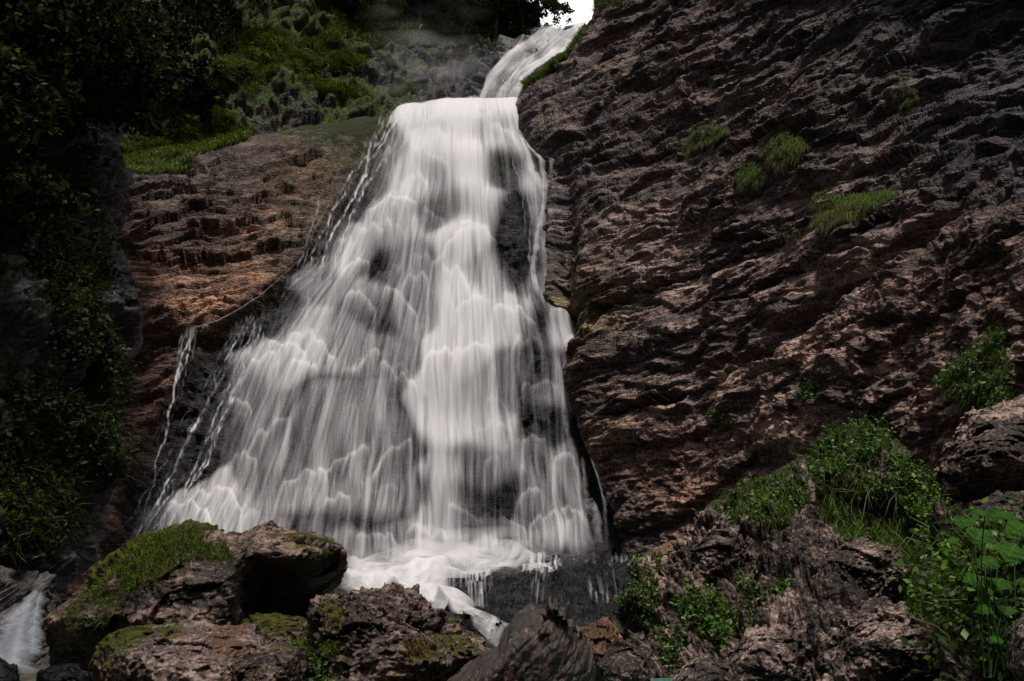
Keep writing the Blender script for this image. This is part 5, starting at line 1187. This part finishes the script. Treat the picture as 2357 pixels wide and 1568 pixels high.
# broadleaf plant near the camera at the right edge
def broadleaf():
    root = empty('broadleaf_plant', at(2330, 1500, 4.2), 'large bright green plant with broad leaves at the right edge', 'plant')
    r = random.Random(4)
    spots = [(2215, 1195, 70, -25), (2255, 1230, 75, -5), (2300, 1180, 80, 10), (2345, 1215, 85, -10), (2330, 1265, 85, 20), (2275, 1290, 60, -15), (2240, 1330, 55, 5), (2300, 1340, 60, 10), (2350, 1330, 60, 0), (2320, 1400, 50, 15), (2265, 1400, 45, -10), (2350, 1460, 45, 10), (2290, 1470, 40, -5), (2190, 1240, 40, -30), (2250, 1175, 50, -10)]
    for i, (x, y, s, rot) in enumerate(spots):
        Y = 4.9 - i * .02 + r.uniform(-.2, .2)
        c = at(x, y, Y); sz = s / FPX * Y * .9
        nu, nv = 31, 21; u = np.linspace(0, 1, nu)[:, None]; v = np.linspace(-1, 1, nv)[None]
        w = np.sin(np.pi * np.clip(u * .93 + .04, 0, 1) ** .75) * .55
        lx = u - .5 + .05 * np.abs(v) ** 2 * 0; ly = v * w * (1 + .06 * np.cos(u * 40) * np.abs(v))
        lz = -.55 * (u - .3) ** 2 + .05 * np.sin(u * 9 + i) * v - .18 * np.abs(v) * w + .02 * np.sin(u * 26 + np.abs(v) * 5)
        a = R(rot + 200 + r.uniform(-25, 25)); tilt = R(r.uniform(20, 45))
        P = np.stack([lx * np.cos(a) - ly * np.sin(a), (lx * np.sin(a) + ly * np.cos(a)), lz + 0 * lx], -1)
        M3 = np.array(Matrix.Rotation(tilt, 3, 'X')); P = P @ M3.T
        P = P * sz * .85 + c
        lf = link('leaf', P.reshape(-1, 3), gridfaces(nu, nv), MAT['bigleaf'], root, attrs={'tint': np.clip(.35 + .3 * r.random() + .5 * np.exp(-(np.abs(v) / .07) ** 2) + .22 * np.cos(u * 44 - np.abs(v) * 9) - .5 * np.clip(perlin(P, 14, i), 0, 1), 0, 1).ravel()})
        st0 = P[0, nv // 2]; base = at(2300 + r.uniform(-40, 60), 1560, 4.6)
        V = []; 
        for k in range(9):
            t = k / 8; q = st0 * (1 - t) + base * t + np.array([0, 0, .12 * math.sin(math.pi * t)])
            for j in range(5): V.append(q + .0032 * np.array([math.cos(j * 1.257), math.sin(j * 1.257), 0]))
        link('stem', np.array(V), gridfaces(9, 5, True), MAT['leaf'], root, attrs={'tint': np.full(45, .12)})
broadleaf()

# trees
def tree(name, label, base, top, crown_r, nleaf, lsize, mat, seed, limbs=14, lean=0, group='trees', zlo=.25, conifer=False, trunk_r=.12):
    r = np.random.default_rng(seed); base = np.array(base, float); top = np.array(top, float)
    root = empty(name, base, label, 'tree', group)
    ax = top - base; H = np.linalg.norm(ax)
    V = []; F = []
    def tube(pts, rads, ns=7):
        k = len(V)
        for i, (p, rr) in enumerate(zip(pts, rads)):
            for j in range(ns):
                q = 2 * math.pi * j / ns; V.append(p + np.array([math.cos(q), math.sin(q), 0]) * rr if abs(ax[2]) > .3 * H or 1 else p)
        for i in range(len(pts) - 1):
            for j in range(ns):
                j2 = (j + 1) % ns; F.append((k + i * ns + j, k + i * ns + j2, k + (i + 1) * ns + j2, k + (i + 1) * ns + j))
    n = 10; tr = [base + ax * t + np.array([.05, .05, 0]) * H * .3 * math.sin(3 * t + seed) for t in np.linspace(0, 1, n)]
    tube(tr, np.linspace(trunk_r, trunk_r * .15, n))
    C = []
    for k in range(limbs):
        t = zlo + (1 - zlo) * (k + r.uniform(0, 1)) / limbs; p0 = base + ax * t
        an = r.uniform(0, 6.28)
        L = crown_r * (1.15 - t if conifer else (1 - abs(t - .6))) * r.uniform(.7, 1.1)
        d = np.array([math.cos(an), math.sin(an), -.25 if conifer else r.uniform(.1, .6)])
        pts = [p0 + d * L * s + np.array([0, 0, -.25 * L * s * s if not conifer else -.1 * s]) for s in np.linspace(0, 1, 6)]
        tube(pts, np.linspace(trunk_r * .35 * (1.1 - t), .008, 6), 5)
        m = nleaf // limbs; s = r.uniform(.15, 1.05, m) ** .7
        nc = 7; cl = r.uniform(.2, 1.05, nc); co = r.normal(size=(nc, 3)) * L * np.array([.22, .22, .12])
        w = r.integers(0, nc, m)
        q = p0 + d * L * cl[w][:, None] + co[w] + r.normal(size=(m, 3)) * L * (.10 if not conifer else .06)
        q[:, 2] -= .25 * L * cl[w] ** 2
        C.append(q)
    link('trunk', np.array(V), np.array(F), MAT['bark'], root)
    v, f, t = leaves(np.concatenate(C), lsize, seed, None, .35)
    link('crown', v, f, MAT[mat], root, attrs={'tint': t})
# conifer on the skyline
b = at(1243, 110, 47); t_ = at(1238, -110, 47)
tree('spruce_tree', 'dark conifer standing alone against the bright gap of sky', b, t_, 2.7, 7500, .10, 'darkleaf', 3, 26, conifer=True, trunk_r=.13, group='trees on the skyline')
for i, (x, y0, y1, Y, cr, lb) in enumerate([(1195, 130, -140, 46, 2.4, 'green tree on the rim just left of the lone conifer'), (1140, 130, -160, 46, 2.8, 'dark tree on the rim, second left of the lone conifer'), (1060, 90, -180, 44, 2.8, 'dim tree on the rim above the mossy back slope'),
        (960, 60, -200, 43, 3.0, 'dim tree at the top edge above the white limestone patch'), (800, 30, -230, 41, 3.0, 'shaded tree at the top edge right of the mossy knoll')]):
    tree('broadleaf_tree', lb, at(x, y0, Y), at(x + 6, y1, Y), cr, 6500, .10, 'darkleaf' if i else 'dimleaf', 30 + i, 18, group='trees on the skyline', zlo=.0)
# trees on the left
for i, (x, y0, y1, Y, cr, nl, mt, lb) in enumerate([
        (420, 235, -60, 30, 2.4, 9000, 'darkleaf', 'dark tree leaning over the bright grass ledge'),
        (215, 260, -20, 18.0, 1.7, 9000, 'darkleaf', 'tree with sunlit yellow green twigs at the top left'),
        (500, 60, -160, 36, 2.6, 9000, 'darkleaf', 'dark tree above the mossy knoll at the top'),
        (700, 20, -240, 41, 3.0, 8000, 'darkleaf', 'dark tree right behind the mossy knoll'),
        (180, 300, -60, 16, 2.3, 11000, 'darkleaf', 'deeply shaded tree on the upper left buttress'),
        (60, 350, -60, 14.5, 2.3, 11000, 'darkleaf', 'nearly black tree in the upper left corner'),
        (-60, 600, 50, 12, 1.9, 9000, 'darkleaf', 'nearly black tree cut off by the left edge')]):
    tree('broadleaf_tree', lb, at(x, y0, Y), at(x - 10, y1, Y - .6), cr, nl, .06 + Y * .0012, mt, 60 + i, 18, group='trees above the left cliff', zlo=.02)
